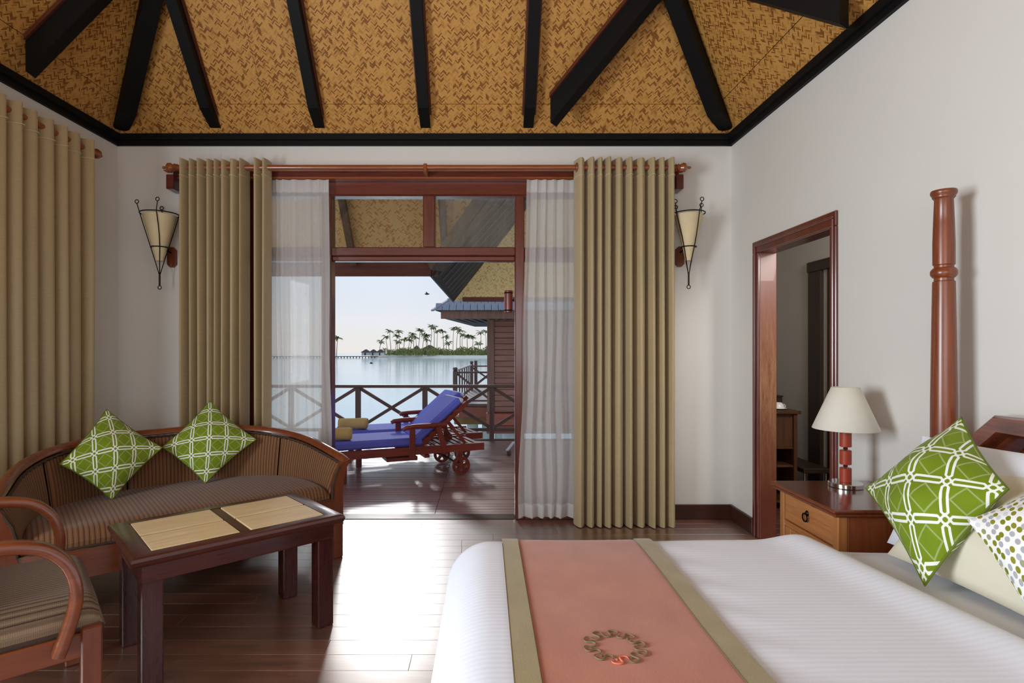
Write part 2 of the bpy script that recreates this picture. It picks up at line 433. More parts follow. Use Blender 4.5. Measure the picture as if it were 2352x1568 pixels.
M['green'] = lattice_mat('green_lattice', c(126, 150, 24), c(96, 118, 14), c(232, 234, 226), 0.110)
M['green_hem'] = plain('green_piping', c(98, 116, 18), 0.7)
M['dots'] = dots_mat('dotted_cloth')
M['linen'] = linen('striped_satin', c(230, 235, 247), 0.018); M['linen_plain'] = linen('white_cotton', c(232, 236, 246)); M['linen_cream'] = linen('cream_cotton', c(226, 220, 200))
def wool(name, a, b):
    t = NT(name); n = t.noise(t.coord('UV', scale=(260, 420, 1)), 1.0, 3, 0.7); n2 = t.noise(t.coord('UV', scale=(9, 6, 1)), 1.0, 4)
    f = t.math('ADD', t.math('MULTIPLY', n, 0.6), t.math('MULTIPLY', n2, 0.4))
    t.setp(base=t.rampv(f, [(0.3, a), (0.7, b)]), rough=0.9, sheen=0.3, spec=0.1); t.bump(n, 0.35, 0.0012); return t.m
M['salmon'] = wool('salmon_wool', c(160, 88, 62), c(196, 124, 94)); M['olive'] = wool('olive_trim', c(126, 108, 64), c(168, 150, 100))
M['thread_olive'] = plain('olive_thread', c(120, 104, 72), 0.7); M['thread_coral'] = plain('coral_thread', c(226, 120, 92), 0.7); M['thread_pale'] = plain('pale_thread', c(212, 196, 156), 0.7)
M['bed_wood'] = wood('bedpost_wood', c(92, 40, 18), c(142, 72, 34), 'z', 0.34, 1.0, coat=0.35, coat_rough=0.2)
M['bed_wood_y'] = wood('headboard_wood', c(92, 40, 24), c(140, 74, 46), 'y', 0.2, 1.0, coat=0.8, coat_rough=0.08)
M['stand_top'] = wood('nightstand_top', c(86, 38, 20), c(128, 64, 36), 'y', 0.2, 1.0, coat=0.7, coat_rough=0.12)
M['stand'] = wood('nightstand_front', c(150, 88, 42), c(196, 132, 76), 'y', 0.32, 1.0, coat=0.4)
M['stand_z'] = wood('nightstand_stile', c(150, 88, 42), c(192, 128, 72), 'z', 0.32, 1.0, coat=0.4)
M['stand_side_shade'] = wood('nightstand_side_shade', c(110, 54, 26), c(150, 80, 44), 'z', 0.34, 1.0, coat=0.4)  # same wood darkened: shade on the nightstand's side is in the colour
M['bronze'] = plain('dark_bronze', c(44, 34, 26), 0.35, metal=0.9)
M['shade'] = plain('lamp_shade_cloth', c(222, 218, 204), 0.8, var=0.02, scale=60)
M['red_leather'] = plain('red_leather', c(166, 62, 36), 0.42, var=0.08, scale=30)
M['chrome'] = plain('chrome', c(205, 205, 205), 0.14, metal=1.0, var=0.02)
M['hall_wood'] = wood('hall_cabinet_wood', c(60, 34, 18), c(92, 56, 30), 'z', 0.45)
M['hall_dark'] = plain('hall_dark_frame', c(44, 28, 18), 0.45)
M['china'] = plain('white_china', c(232, 230, 226), 0.2, var=0.01)
M['blue'] = plain('blue_canvas', c(108, 116, 226), 0.75, var=0.06, scale=5, bump=0.1)
M['lounger'] = wood('lounger_wood', c(112, 42, 30), c(158, 70, 52), 'x', 0.35, 1.0, coat=0.3)
M['lounger_z'] = wood('lounger_post', c(108, 40, 28), c(150, 64, 48), 'z', 0.35, 1.0, coat=0.3)
M['white_cloth'] = plain('white_sleeve', c(228, 230, 234), 0.7, var=0.02)
M['towel'] = plain('yellow_towel', c(226, 192, 124), 0.95, var=0.12, scale=60, bump=0.5)
M['rail'] = wood('railing_wood', c(84, 60, 54), c(124, 96, 86), 'x', 0.45); M['rail_z'] = wood('railing_post_wood', c(84, 60, 54), c(122, 94, 86), 'z', 0.45)
M['fascia'] = wood('eave_fascia', c(96, 50, 38), c(126, 70, 54), 'x', 0.5)
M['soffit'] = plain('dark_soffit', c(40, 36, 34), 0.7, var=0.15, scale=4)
M['grey_beam'] = wood('grey_brown_beam', c(88, 74, 60), c(120, 104, 86), 'y', 0.6)
M['batten_line'] = plain('soffit_batten', c(128, 112, 98), 0.6)
M['plank'] = wood('hut_planks', c(118, 80, 70), c(162, 116, 102), 'x', 0.5, 1.0, rvar=0.15)
M['hut_post'] = wood('hut_post', c(104, 76, 66), c(138, 104, 92), 'z', 0.5)
M['shingle'] = plain('slate_shingle', c(140, 145, 160), 0.6, var=0.12, scale=9)
M['concrete'] = plain('pale_concrete', c(196, 206, 202), 0.8, var=0.08); M['stained'] = plain('stained_beam', c(150, 112, 66), 0.8, var=0.3, scale=5)
M['sand'] = plain('sand', c(232, 222, 206), 0.9, var=0.04)
M['trunk'] = plain('palm_trunk', c(168, 150, 130), 0.9, var=0.2); M['frond'] = plain('palm_frond', c(134, 138, 86), 0.6, var=0.35, scale=1.5)
M['shrub'] = plain('shrub_leaves', c(158, 160, 92), 0.7, var=0.4, scale=0.6)
M['thatch'] = plain('grey_thatch', c(84, 76, 72), 0.95, var=0.2, scale=2); M['hut_white'] = plain('hut_wall_white', c(220, 214, 208), 0.8)
M['bird'] = plain('bird_dark', c(54, 50, 50), 0.8)
def sea_mat():
    t = NT('sea_water'); v = t.coord('Object', scale=(0.35, 1.6, 1)); n = t.noise(v, 1.0, 4, 0.55); n2 = t.noise(t.coord('Object', scale=(0.02, 0.05, 1)), 1.0, 2)
    t.setp(base=t.mix(n2, c(196, 222, 224), c(222, 236, 234)), rough=0.10, ior=1.33)
    t.bump(n, 0.10, 0.12); return t.m
M['sea'] = sea_mat()

# ------------------------------------------------------------------ room shell
XL, XR, YB, YR = -2.81, 1.879, 4.256, -2.0
ZC = 2.918; PITCH = 1.17
CX = (XL+XR)/2; HALF = (XR-XL)/2
def wall(name, boxes, m=None):
    b = MB()
    for p0, p1 in boxes: b.box(p0, p1)
    return tag(put(name, b, m or M['plaster'], smooth=0), kind='structure')
OX0, OX1, OZ = -1.83, 0.77, 2.585
wall('wall_back', [((XL-0.12, YB, 0), (OX0, YB+0.12, 5.2)), ((OX1, YB, 0), (XR+0.106, YB+0.12, 5.2)), ((OX0, YB, OZ), (OX1, YB+0.12, 5.2))])
DY0, DY1, DZ = 3.01, 3.82, 1.965
wall('wall_right', [((XR, YR, 0), (XR+0.106, DY0, 3.0)), ((XR, DY1, 0), (XR+0.106, YB, 3.0)), ((XR, DY0, DZ), (XR+0.106, DY1, 3.0))])
wall('wall_left', [((XL-0.12, YR, 0), (XL, -0.35, 3.0)), ((XL-0.12, 1.15, 0), (XL, YB, 3.0)), ((XL-0.12, -0.35, 0), (XL, 1.15, 0.9)), ((XL-0.12, -0.35, 2.2), (XL, 1.15, 3.0))])
wall('wall_rear', [((XL-0.12, YR-0.12, 0), (-1.6, YR, 3.0)), ((1.0, YR-0.12, 0), (XR+0.106, YR, 3.0)), ((-1.6, YR-0.12, 0), (1.0, YR, 0.9)), ((-1.6, YR-0.12, 2.3), (1.0, YR, 3.0))])
# unseen windows, plain timber frames: left inferred from shadows, rear added for fill light
w2 = struct('window_2', (XL, 0.4, 0.9)); b = MB()
for p0, p1 in (((XL-0.1, -0.35, 0.9), (XL-0.04, -0.27, 2.2)), ((XL-0.1, 1.07, 0.9), (XL-0.04, 1.15, 2.2)), ((XL-0.1, -0.35, 0.9), (XL-0.04, 1.15, 0.98)), ((XL-0.1, -0.35, 2.12), (XL-0.04, 1.15, 2.2))): b.box(p0, p1)
put('window_frame', b, M['frame_z'], w2, True)
put('pane', MB().box((XL-0.075, -0.27, 0.98), (XL-0.069, 1.07, 2.12)), M['glass'], w2, True)
w3 = struct('fill_window', (-0.3, YR, 0.9)); b = MB()  # opening added to hold the rear fill lamp
for p0, p1 in (((-1.6, YR-0.1, 0.9), (-1.52, YR-0.04, 2.3)), ((0.92, YR-0.1, 0.9), (1.0, YR-0.04, 2.3)), ((-1.6, YR-0.1, 0.9), (1.0, YR-0.04, 0.98)), ((-1.6, YR-0.1, 2.22), (1.0, YR-0.04, 2.3))): b.box(p0, p1)
put('window_frame', b, M['frame'], w3, True)
put('pane', MB().box((-1.52, YR-0.075, 0.98), (0.92, YR-0.069, 2.22)), M['glass'], w3, True)

# floor planks
fl = struct('floor')
put('subfloor', MB().box((XL-0.12, YR-0.1, -0.06), (XR+1.0, YB+0.02, -0.016)), M['base'], fl, smooth=0)
PW = 0.118; row = 0; y = YB+0.0
lens = [1.35, 1.7, 2.1]; cache = {}
def plank_mesh(L, w, th, mat_, key):
    if key not in cache:
        o = put('plank', MB().box((-L/2, -w/2, -th), (L/2, w/2, 0), 0.0005), mat_); cache[key] = o.data
        bpy.data.objects.remove(o)
    return cache[key]
while y > YR:
    x = XL - random.random()*1.4
    while x < XR+0.9:
        L = random.choice(lens); a, bb = max(x, XL), min(x+L, XR+0.9)
        if bb-a > 0.06:
            LL = round((bb-a)/0.05)*0.05 if (a > x or bb < x+L) else L
            me = plank_mesh(bb-a-0.0015, PW-0.0015, 0.016, M['floor'], (round(bb-a, 4),))
            o = bpy.data.objects.new('plank', me); C.objects.link(o); o.parent = fl; o.location = ((a+bb)/2, y-PW/2, random.uniform(-0.0002, 0.0))
        x += L
    y -= PW
# ceiling: bamboo sheets on four slopes of a hip roof, rafters below
ce = struct('ceiling')
def slope_pt(side, along, t):
    z = ZC-0.02+PITCH*t
    return {'back': (along, YB-t, z), 'front': (along, YR+t, z), 'left': (XL+t, along, z), 'right': (XR-t, along, z)}[side]
SL = math.sqrt(1+PITCH**2)
def ceiling_panel(side, pts):     # pts: (along, t)
    vs = [slope_pt(side, a, t) for a, t in pts]; uv = [(a, t*SL) for a, t in pts]
    b = MB(); n = len(vs)
    nrm = {'back': (0, 0.7, 0.7), 'front': (0, -0.7, 0.7), 'left': (-0.7, 0, 0.7), 'right': (0.7, 0, 0.7)}[side]
    up = [tuple(Vector(p)+Vector(nrm)*0.012) for p in vs]
    b.add(vs+up, [tuple(range(n)), tuple(range(2*n-1, n-1, -1))]+[(i, (i+1) % n, (i+1) % n+n, i+n) for i in range(n)],
          [uv, uv[::-1]]+[[uv[i], uv[(i+1) % n], uv[(i+1) % n], uv[i]] for i in range(n)])
    return put('bamboo_panel', b, M['weave'], ce, smooth=0)
G = 0.0012; TS = 0.166
lo, hi = XL, XR
seams = [lo+0.001]+[-1.626+0.39*k for k in range(-2, 9)]
seams = [s for s in seams if lo-0.0001 <= s < hi-0.2]+[hi]
for i in range(len(seams)-1):
    a, bb = seams[i]+G, seams[i+1]-G
    ceiling_panel('back', [(a, 0.0), (bb, 0.0), (min(bb, hi-TS+G), TS-G), (max(a, lo+TS-G), TS-G)] if i not in () else [])
xs = [lo+TS, -1.62, -0.40, 0.82, hi-TS]
def clip_h(x, t): return x
# upper sheets of the back slope (clipped by the hips), then the other slopes in large sheets
def upper(side, lo, hi, cuts, tmax):
    for i in range(len(cuts)-1):
        a, bb = cuts[i]+G, cuts[i+1]-G
        pts = []
        # polygon: a<=along<=bb , TS<=t<=min(along-lo, hi-along, tmax)
        ts = TS+G
        poly = [(max(a, lo+ts), ts), (min(bb, hi-ts), ts)]
        def tm(x): return min(x-lo, hi-x, tmax)
        if tm(bb) > ts: poly.append((bb, tm(bb)))
        mids = [m for m in (hi-tmax, (lo+hi)/2, lo+tmax) if a < m < bb]
        for m_ in sorted(set(mids), reverse=True): poly.append((m_, tm(m_)))
        if tm(a) > ts: poly.append((a, tm(a)))
        ceiling_panel(side, poly)
upper('back', XL, XR, [XL+TS, -1.62, -0.40, 0.82, XR-TS], HALF)
upper('front', XL, XR, [XL+TS, -1.62, -0.40, 0.82, XR-TS], HALF)
upper('left', YR, YB, [YR+TS, -0.6, 0.6, 1.8, 3.0, YB-TS], HALF)
upper('right', YR, YB, [YR+TS, -0.6, 0.6, 1.8, 3.0, YB-TS], HALF)
for side, lo2, hi2 in (('left', YR, YB), ('right', YR, YB), ('front', XL, XR)):
    n = 12; st = (hi2-lo2)/n
    for i in range(n):
        a, bb = lo2+i*st+G, lo2+(i+1)*st-G
        ceiling_panel(side, [(a, 0.0), (bb, 0.0), (min(bb, hi2-TS+G), TS-G), (max(a, lo2+TS-G), TS-G)])
# roof deck that closes the room above the sheets
b = MB(); z0 = ZC+0.03; zr = ZC+0.03+PITCH*HALF
A_, B_, C_, D_ = (XL, YR, z0), (XR, YR, z0), (XR, YB, z0), (XL, YB, z0); R1, R2 = (CX, YR+HALF, zr), (CX, YB-HALF, zr)
b.add([A_, B_, C_, D_, R1, R2], [(0, 1, 4), (1, 2, 5, 4), (2, 3, 5), (3, 0, 4, 5)])
tag(put('roof', b, M['soffit'], smooth=0), kind='structure')

def slope_rafter(base, dirn, nrm, t0, t1, w, h, taper=0.17):
    """a rafter hung under the slope: base = foot on the ceiling line, dirn = unit up-slope, nrm = unit into the room"""
    d = Vector(dirn).normalized(); nn = Vector(nrm).normalized(); x = d.cross(nn)
    Mx = Matrix(((d.x, nn.x, x.x, base[0]), (d.y, nn.y, x.y, base[1]), (d.z, nn.z, x.z, base[2]), (0, 0, 0, 1)))
    o = put('rafter', MB().prism([(t0, 0.004), (t0+0.015, 0.022), (t0+taper, h), (t1, h), (t1, 0.0)], Mx, -w/2, w/2), M['black'], ce, smooth=0)
    bt = put('batten', MB().prism([(t0+0.10, 0.0), (t0+0.10, 0.018), (t1, 0.018), (t1, 0.0)], Mx, -w/2-0.014, w/2+0.014), M['batten'], o, smooth=0)
    return o
n_back = Vector((0, -PITCH, -1)).normalized(); d_back = Vector((0, -1, PITCH)).normalized()
for xr_ in (-2.03, -1.247, -0.450, 0.322):
    slope_rafter((xr_, YB-0.055, ZC-0.02+PITCH*0.055), d_back, n_back, 0.0, 3.2, 0.074, 0.085)
for sx in (-1, 1):
    foot = (XR-0.045, YB-0.045, ZC-0.02+PITCH*0.045) if sx > 0 else (XL+0.045, YB-0.045, ZC-0.02+PITCH*0.045)
    d = Vector((-sx, -1, PITCH)).normalized(); side = Vector((1, -sx, 0)).normalized() if sx > 0 else Vector((1, 1, 0)).normalized()
    nn = d.cross(side); nn = nn if nn.z < 0 else -nn
    slope_rafter(foot, d, nn, 0.0, 3.9, 0.105, 0.125, 0.22)
for side, ys in (('left', (2.45, 1.55, 0.65, -0.25)), ('right', (1.95, 1.05, 0.15, -0.75))):
    s_ = 1 if side == 'left' else -1
    for yy in ys:
        d = Vector((s_, 0, PITCH)).normalized(); nn = Vector((s_*PITCH, 0, -1)).normalized()
        fx = XL+0.055 if side == 'left' else XR-0.055
        slope_rafter((fx, yy, ZC-0.02+PITCH*0.055), d, nn, 0.0, 3.2, 0.074, 0.085)
def strut(a, bb, w=0.09, h=0.20, q=0.965):
    cc = Vector((0, 0, 1.3)); a = cc+(Vector(a)-cc)*q; bb = cc+(Vector(bb)-cc)*q; d = bb-a; hx = Vector((d.x, d.y, 0)); L = hx.length; hx.normalize(); x = Vector((-hx.y, hx.x, 0)); k = d.z/L
    P = []
    for s_ in (-1, 1):
        for q in (a, bb):
            for zz in (0, h): P.append(tuple(q+x*(s_*w/2)+Vector((0, 0, zz))))
    b = MB().add(P, [(0, 1, 3, 2), (4, 6, 7, 5), (0, 4, 5, 1), (2, 3, 7, 6), (0, 2, 6, 4), (1, 5, 7, 3)])
    o = put('rafter', b, M['black'], ce, smooth=0); 
    P2 = []
    for s_ in (-1, 1):
        for q in (a, bb):
            for zz in (h-0.026, h+0.004): P2.append(tuple(q+x*(s_*(w/2+0.016))+Vector((0, 0, zz))))
    put('batten', MB().add(P2, [(0, 1, 3, 2), (4, 6, 7, 5), (0, 4, 5, 1), (2, 3, 7, 6), (0, 2, 6, 4), (1, 5, 7, 3)]), M['batten'], o, smooth=0)
strut((0.50, 4.10, 2.945), (1.22, 3.60, 3.69))
strut((1.77, 2.75, 2.887), (1.22, 3.60, 3.69))
strut((-2.735, 3.35, 2.944), (-2.05, 3.46, 3.78))
# dark crown trim round the wall heads, and baseboards
def trim(name, a, bb, inward):
    b = MB(); a = Vector(a); bb = Vector(bb); i = Vector(inward)
    for (z0_, z1_, d_) in ((2.843, 2.885, 0.022), (2.88, 2.925, 0.045)):
        p = [a, bb, bb+i*d_, a+i*d_]
        vs = [(q.x, q.y, z0_) for q in p]+[(q.x, q.y, z1_) for q in p]
        b.add(vs, [(3, 2, 1, 0), (4, 5, 6, 7)]+[(k, (k+1) % 4, (k+1) % 4+4, k+4) for k in range(4)])
    return tag(put(name, b, M['black'], smooth=0), kind='structure')
trim('trim_1', (XL, YB, 0), (XR, YB, 0), (0, -1, 0)); trim('trim_2', (XL, YR, 0), (XL, YB, 0), (1, 0, 0)); trim('trim_3', (XR, YR, 0), (XR, YB, 0), (-1, 0, 0))
def bboard(name, boxes):
    b = MB()
    for p0, p1 in boxes: b.box(p0, p1, 0.004)
    return tag(put(name, b, M['base']), kind='structure')
bboard('baseboard_back', [((XL, YB-0.018, 0), (OX0-0.02, YB, 0.112)), ((OX1+0.02, YB-0.018, 0), (XR, YB, 0.112))])
bboard('baseboard_right', [((XR-0.018, 3.90, 0), (XR, YB, 0.112)), ((XR-0.018, YR, 0), (XR, 2.96, 0.112))])
bboard('baseboard_left', [((XL, YR, 0), (XL+0.018, YB, 0.112))])

# patio window wall: frame, transom lights, side lights
w1 = struct('window_1', (0, YB, 0)); FY0, FY1 = YB-0.02, YB+0.10
def fr(name, x0, x1, z0, z1, m, y0=FY0, y1=FY1): return put(name, MB().box((x0, y0, z0), (x1, y1, z1), 0.006), m, w1, True)
fr('header', OX0, OX1, 2.464, 2.60, M['frame'])
fr('header_bead', OX0+0.08, OX1-0.07, 2.455, 2.468, M['frame'], FY0-0.012, FY1-0.04)
for x0 in (OX0, OX1-0.075): fr('jamb', x0, x0+0.075, 0, 2.464, M['frame_z'])
fr('mullion', -1.247, -1.172, 0, 2.464, M['frame_z']); fr('mullion', 0.226, 0.296, 0, 2.464, M['frame_z'])
fr('transom_mullion', -0.475, -0.385, 2.07, 2.464, M['frame_z'])
for xa_, xb_ in ((-1.755, -1.247), (-1.172, 0.226), (0.296, 0.695)):
    fr('transom_bar', xa_, xb_, 2.005, 2.07, M['frame']); fr('transom_bead', xa_, xb_, 1.968, 2.005, M['frame'], FY0+0.02, FY1-0.02)
for x0, x1, g in ((-1.172, -0.475, 'glass'), (-0.385, 0.226, 'glass_dirty'), (-1.755, -1.247, 'glass'), (0.296, 0.695, 'glass')):
    put('pane', MB().box((x0, YB+0.04, 2.07), (x1, YB+0.046, 2.464)), M[g], w1, True, smooth=0)
for x0, x1 in ((-1.755, -1.247), (0.296, 0.695)):
    put('pane', MB().box((x0, YB+0.04, 0.14), (x1, YB+0.046, 1.97)), M['glass'], w1, True, smooth=0)
    fr('bottom_rail', x0, x1, 0.0, 0.14, M['frame'])
fr('threshold', -1.172, 0.226, -0.012, 0.004, M['base'], YB-0.02, YB+0.12)
# pelmet board carrying the rods
pm = thing('pelmet', 'dark red wooden pelmet board running above the patio door, behind the rod', 'pelmet', (-0.45, YB, 2.48))
put('board', MB().box((-2.34, 4.17, 2.582), (1.45, 4.234, 2.628), 0.004), M['frame'], pm, True)
put('ledge', MB().box((-2.33, 4.155, 2.566), (1.44, 4.232, 2.582), 0.004), M['rod'], pm, True)
for x0 in (-2.352, 1.405): put('bracket', MB().box((x0, 4.10, 2.475), (x0+0.055, 4.234, 2.582), 0.004), M['frame'], pm, True)

# doorway in the right wall
d1 = struct('door_1', (XR, 3.4, 0))
def dr(name, p0, p1, m): return put(name, MB().box(p0, p1, 0.004), m, d1, True)
dr('casing', (XR-0.016, DY1-0.01, 0), (XR, 3.892, DZ-0.01), M['frame_z']); dr('casing', (XR-0.016, 2.966, 0), (XR, DY0+0.01, DZ-0.01), M['frame_z'])
dr('casing', (XR-0.016, 2.966, DZ-0.01), (XR, 3.892, 2.037), M['frame_z'])
dr('casing_bead', (XR-0.026, DY1+0.02, 0), (XR-0.012, DY1+0.034, 1.996), M['frame_z']); dr('casing_bead', (XR-0.026, 2.978, 0), (XR-0.012, 2.990, 1.996), M['frame_z'])
dr('casing_bead', (XR-0.026, 2.978, 1.996), (XR-0.012, DY1+0.034, 2.01), M['frame_z'])
WORN_LIT = NT('worn_highlit_jamb'); n_ = WORN_LIT.noise(WORN_LIT.coord('Object', scale=(60, 60, 7)), 1.0, 8, 0.75); zz_ = WORN_LIT.sepxyz(WORN_LIT.coord('Object'))[2]  # tan streaky wear with a gloss highlight painted in around mid height
wf = WORN_LIT.math('MULTIPLY', WORN_LIT.math('MAXIMUM', WORN_LIT.math('SUBTRACT', 1.0, WORN_LIT.math('DIVIDE', WORN_LIT.math('ABSOLUTE', WORN_LIT.math('SUBTRACT', zz_, 1.0)), 0.75)), 0.0), WORN_LIT.math('MULTIPLY', WORN_LIT.math('SUBTRACT', n_, 0.30), 2.6)); wf.node.use_clamp = True
WORN_LIT.setp(base=WORN_LIT.mix(WORN_LIT.math('MULTIPLY', wf, 0.7), c(104, 50, 34), c(176, 138, 98)), rough=0.40, coat=0.15)
dr('jamb', (XR-0.004, DY1-0.012, 0), (XR+0.112, DY1+0.004, DZ), WORN_LIT.m); dr('jamb', (XR-0.004, DY0-0.004, 0), (XR+0.112, DY0+0.012, DZ), M['frame_z'])
dr('jamb_head', (XR-0.004, DY0, DZ-0.014), (XR+0.112, DY1, DZ+0.004), M['frame_z'])
# dim lobby beyond it
XH = 2.80
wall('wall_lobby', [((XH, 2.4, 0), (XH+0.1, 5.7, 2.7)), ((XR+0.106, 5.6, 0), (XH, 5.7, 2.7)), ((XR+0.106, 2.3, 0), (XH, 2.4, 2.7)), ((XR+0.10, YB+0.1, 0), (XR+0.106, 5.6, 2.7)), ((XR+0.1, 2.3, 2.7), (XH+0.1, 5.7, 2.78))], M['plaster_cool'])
tag(put('floor_lobby', MB().box((XR+0.9, 2.4, -0.05), (XH, 5.6, 0)).box((XR+0.1, YB, -0.05), (XR+0.9, 5.6, 0)), M['floor'], smooth=0), kind='structure')
d2 = struct('door_2', (XH, 4.6, 0))
for p0, p1 in (((XH-0.03, 4.61, 0), (XH, 4.79, 1.95)), ((XH-0.03, 3.8, 0), (XH, 4.0, 1.95)), ((XH-0.035, 3.8, 1.95), (XH, 4.80, 2.035))):
    put('casing', MB().box(p0, p1, 0.004), M['hall_dark'], d2, True)
put('door_panel', MB().box((XH-0.012, 4.0, 0), (XH+0.0, 4.55, 1.95), 0.003), M['hall_dark'], d2, True)

# ------------------------------------------------------------------ veranda and water
dk = struct('deck')
put('joists', MB().box((-5.5, YB+0.13, -0.16), (3.0, 7.95, -0.03)), M['soffit'], dk, smooth=0)
y = YB+0.125; k = 0
while y < 7.93:
    for x0, x1 in ((-5.5, -2.9), (-2.9, -0.40), (-0.40, 1.6), (1.6, 3.0)):
        me = plank_mesh(x1-x0-0.004, 0.066, 0.025, M['deck'], ('deck', round(x1-x0, 3)))
        o = bpy.data.objects.new('deck_board', me); C.objects.link(o); o.parent = dk; o.location = ((x0+x1)/2, y+0.036, random.uniform(-0.003, 0.0)-0.003)
    y += 0.0735
# veranda roof: bamboo soffit falling to an eave, and a wing with a dark soffit meeting it in a valley
vr = struct('roof_veranda')
EY, EZ, K = 6.95, 2.2, 1.12
def sheet(name, pts, uv, m, parent, th=0.03, nrm=(0, 0, 1)):
    n = len(pts); up = [tuple(Vector(p)+Vector(nrm)*th) for p in pts]
    b = MB().add(list(pts)+up, [tuple(range(n)), tuple(range(2*n-1, n-1, -1))]+[(i, (i+1) % n, (i+1) % n+n, i+n) for i in range(n)],
                 [uv, uv[::-1]]+[[uv[i], uv[(i+1) % n], uv[(i+1) % n], uv[i]] for i in range(n)])
    return put(name, b, m, parent, smooth=0)
def vz(y_): return EZ+0.21+K*(EY-y_)
vx = [-5.5, -4.06, -2.84, -1.62, -0.52]
VX = lambda y_: -0.66+(EY-y_)        # valley line in plan
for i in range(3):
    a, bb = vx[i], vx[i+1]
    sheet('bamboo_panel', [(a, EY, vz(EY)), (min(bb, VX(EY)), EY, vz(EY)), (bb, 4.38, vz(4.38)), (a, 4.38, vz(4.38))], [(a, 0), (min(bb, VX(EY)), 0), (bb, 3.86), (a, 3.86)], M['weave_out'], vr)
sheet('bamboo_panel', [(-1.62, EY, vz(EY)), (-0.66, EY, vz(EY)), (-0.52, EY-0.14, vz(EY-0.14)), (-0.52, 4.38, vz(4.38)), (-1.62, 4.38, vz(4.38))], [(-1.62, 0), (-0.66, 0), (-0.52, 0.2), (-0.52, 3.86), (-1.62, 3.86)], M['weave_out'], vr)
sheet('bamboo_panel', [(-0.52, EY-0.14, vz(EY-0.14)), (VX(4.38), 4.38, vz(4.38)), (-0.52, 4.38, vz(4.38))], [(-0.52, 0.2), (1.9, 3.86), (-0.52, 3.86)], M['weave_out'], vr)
for xr_ in (-4.0, -2.80, -1.64, -0.50):
    yl = EY if xr_ < -0.66 else EY-0.16
    put('rafter', MB().beam((xr_, yl, vz(yl)-0.05), (xr_, 4.38, vz(4.38)-0.05), 0.075, 0.10), M['grey_beam'], vr, smooth=0)
put('fascia', MB().box((-5.5, EY, EZ), (-0.60, EY+0.03, EZ+0.24), 0.005), M['fascia'], vr)
put('valley_beam', MB().beam((-0.62, EY-0.03, EZ+0.10), (VX(4.5), 4.5, vz(4.5)-0.10), 0.20, 0.10), M['grey_beam'], vr, smooth=0)
put('fascia', MB().beam((-0.68, EY, EZ+0.05), (-0.62, 10.77, EZ+0.05), 0.03, 0.10), M['soffit'], vr, smooth=0)
H2 = 2.4
A3, B3 = (-0.66, EY, EZ), (-0.62, 10.77, EZ); C3, D3 = (B3[0]+H2, 10.77-H2, EZ+K*H2), (VX(4.5), 4.5, EZ+K*(EY-4.5))
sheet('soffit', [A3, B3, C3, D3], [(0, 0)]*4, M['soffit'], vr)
for q in range(9):
    yy = 10.2-0.5*q; hmax = min(10.77-yy, 2.4) if yy > EY else 2.4
    t0 = 0.05 if yy > EY else (EY-yy)+0.05
    t1 = min(10.77-yy, 2.4)-0.03
    if t1 > t0+0.1: put('batten', MB().beam((-0.64+t0, yy, EZ+K*t0-0.008), (-0.64+t1, yy, EZ+K*t1-0.008), 0.022, 0.016), M['batten_line'], vr, smooth=0)
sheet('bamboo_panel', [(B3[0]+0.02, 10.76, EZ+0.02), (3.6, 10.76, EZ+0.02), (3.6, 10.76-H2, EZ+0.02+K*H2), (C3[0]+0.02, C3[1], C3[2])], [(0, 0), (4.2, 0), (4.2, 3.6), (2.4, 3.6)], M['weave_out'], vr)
put('fascia', MB().box((-0.44, 10.70, EZ+0.0), (3.6, 10.755, EZ+0.235), 0.005), M['fascia'], vr)

# wall lamp by the door jamb, outside
wl = thing('bamboo_wall_lamp', 'red-brown cylinder lamp hanging outside beside the patio door jamb', 'lamp', (0.20, 4.62, 1.60))
put('shade', MB().lathe([(0.030, 1.595), (0.036, 1.60), (0.0375, 1.68), (0.036, 1.775), (0.030, 1.78)], 0.192, 4.62, 20), M['lounger_z'], wl, True)
for zc_ in (1.755, 1.61): put('collar', MB().lathe([(0.0365, zc_), (0.0395, zc_+0.005), (0.0365, zc_+0.01)], 0.192, 4.62, 20), M['iron'], wl, True)
put('arm', MB().tube([(0.225, 4.62, 1.70), (0.262, 4.60, 1.70), (0.262, 4.352, 1.70)], 0.008, 8), M['iron'], wl, True)
put('wall_plate', MB().box((0.238, 4.350, 1.62), (0.286, 4.362, 1.78), 0.003), M['iron'], wl, True)

# deck railing
rl = thing('deck_railing', 'brown timber railing with crossed braces along the deck edge', 'railing', (-1.0, 7.9, 0))
RY = 7.88
put('top_rail', MB().box((-5.4, RY-0.045, 0.745), (2.9, RY+0.045, 0.787), 0.006), M['rail'], rl, True)
put('bottom_rail', MB().box((-5.4, RY-0.025, 0.13), (2.9, RY+0.025, 0.175), 0.004), M['rail'], rl, True)
px = [-5.4+0.0]; posts = [0.09+0.945*k for k in range(-5, 4)]
for x0 in posts: put('post', MB().box((x0-0.035, RY-0.03, -0.02), (x0+0.035, RY+0.03, 0.75), 0.004), M['rail_z'], rl, True)
for x0 in posts[:-1]:
    put('brace', MB().beam((x0+0.035, RY+0.012, 0.73), (x0+0.91, RY+0.012, 0.19), 0.022, 0.045), M['rail'], rl, True, smooth=0)
    put('brace', MB().beam((x0+0.035, RY-0.012, 0.19), (x0+0.91, RY-0.012, 0.73), 0.022, 0.045), M['rail'], rl, True, smooth=0)
put('curb', MB().box((-5.5, 7.90, -0.02), (3.0, 7.96, 0.012), 0.003), M['rail'], rl, True)

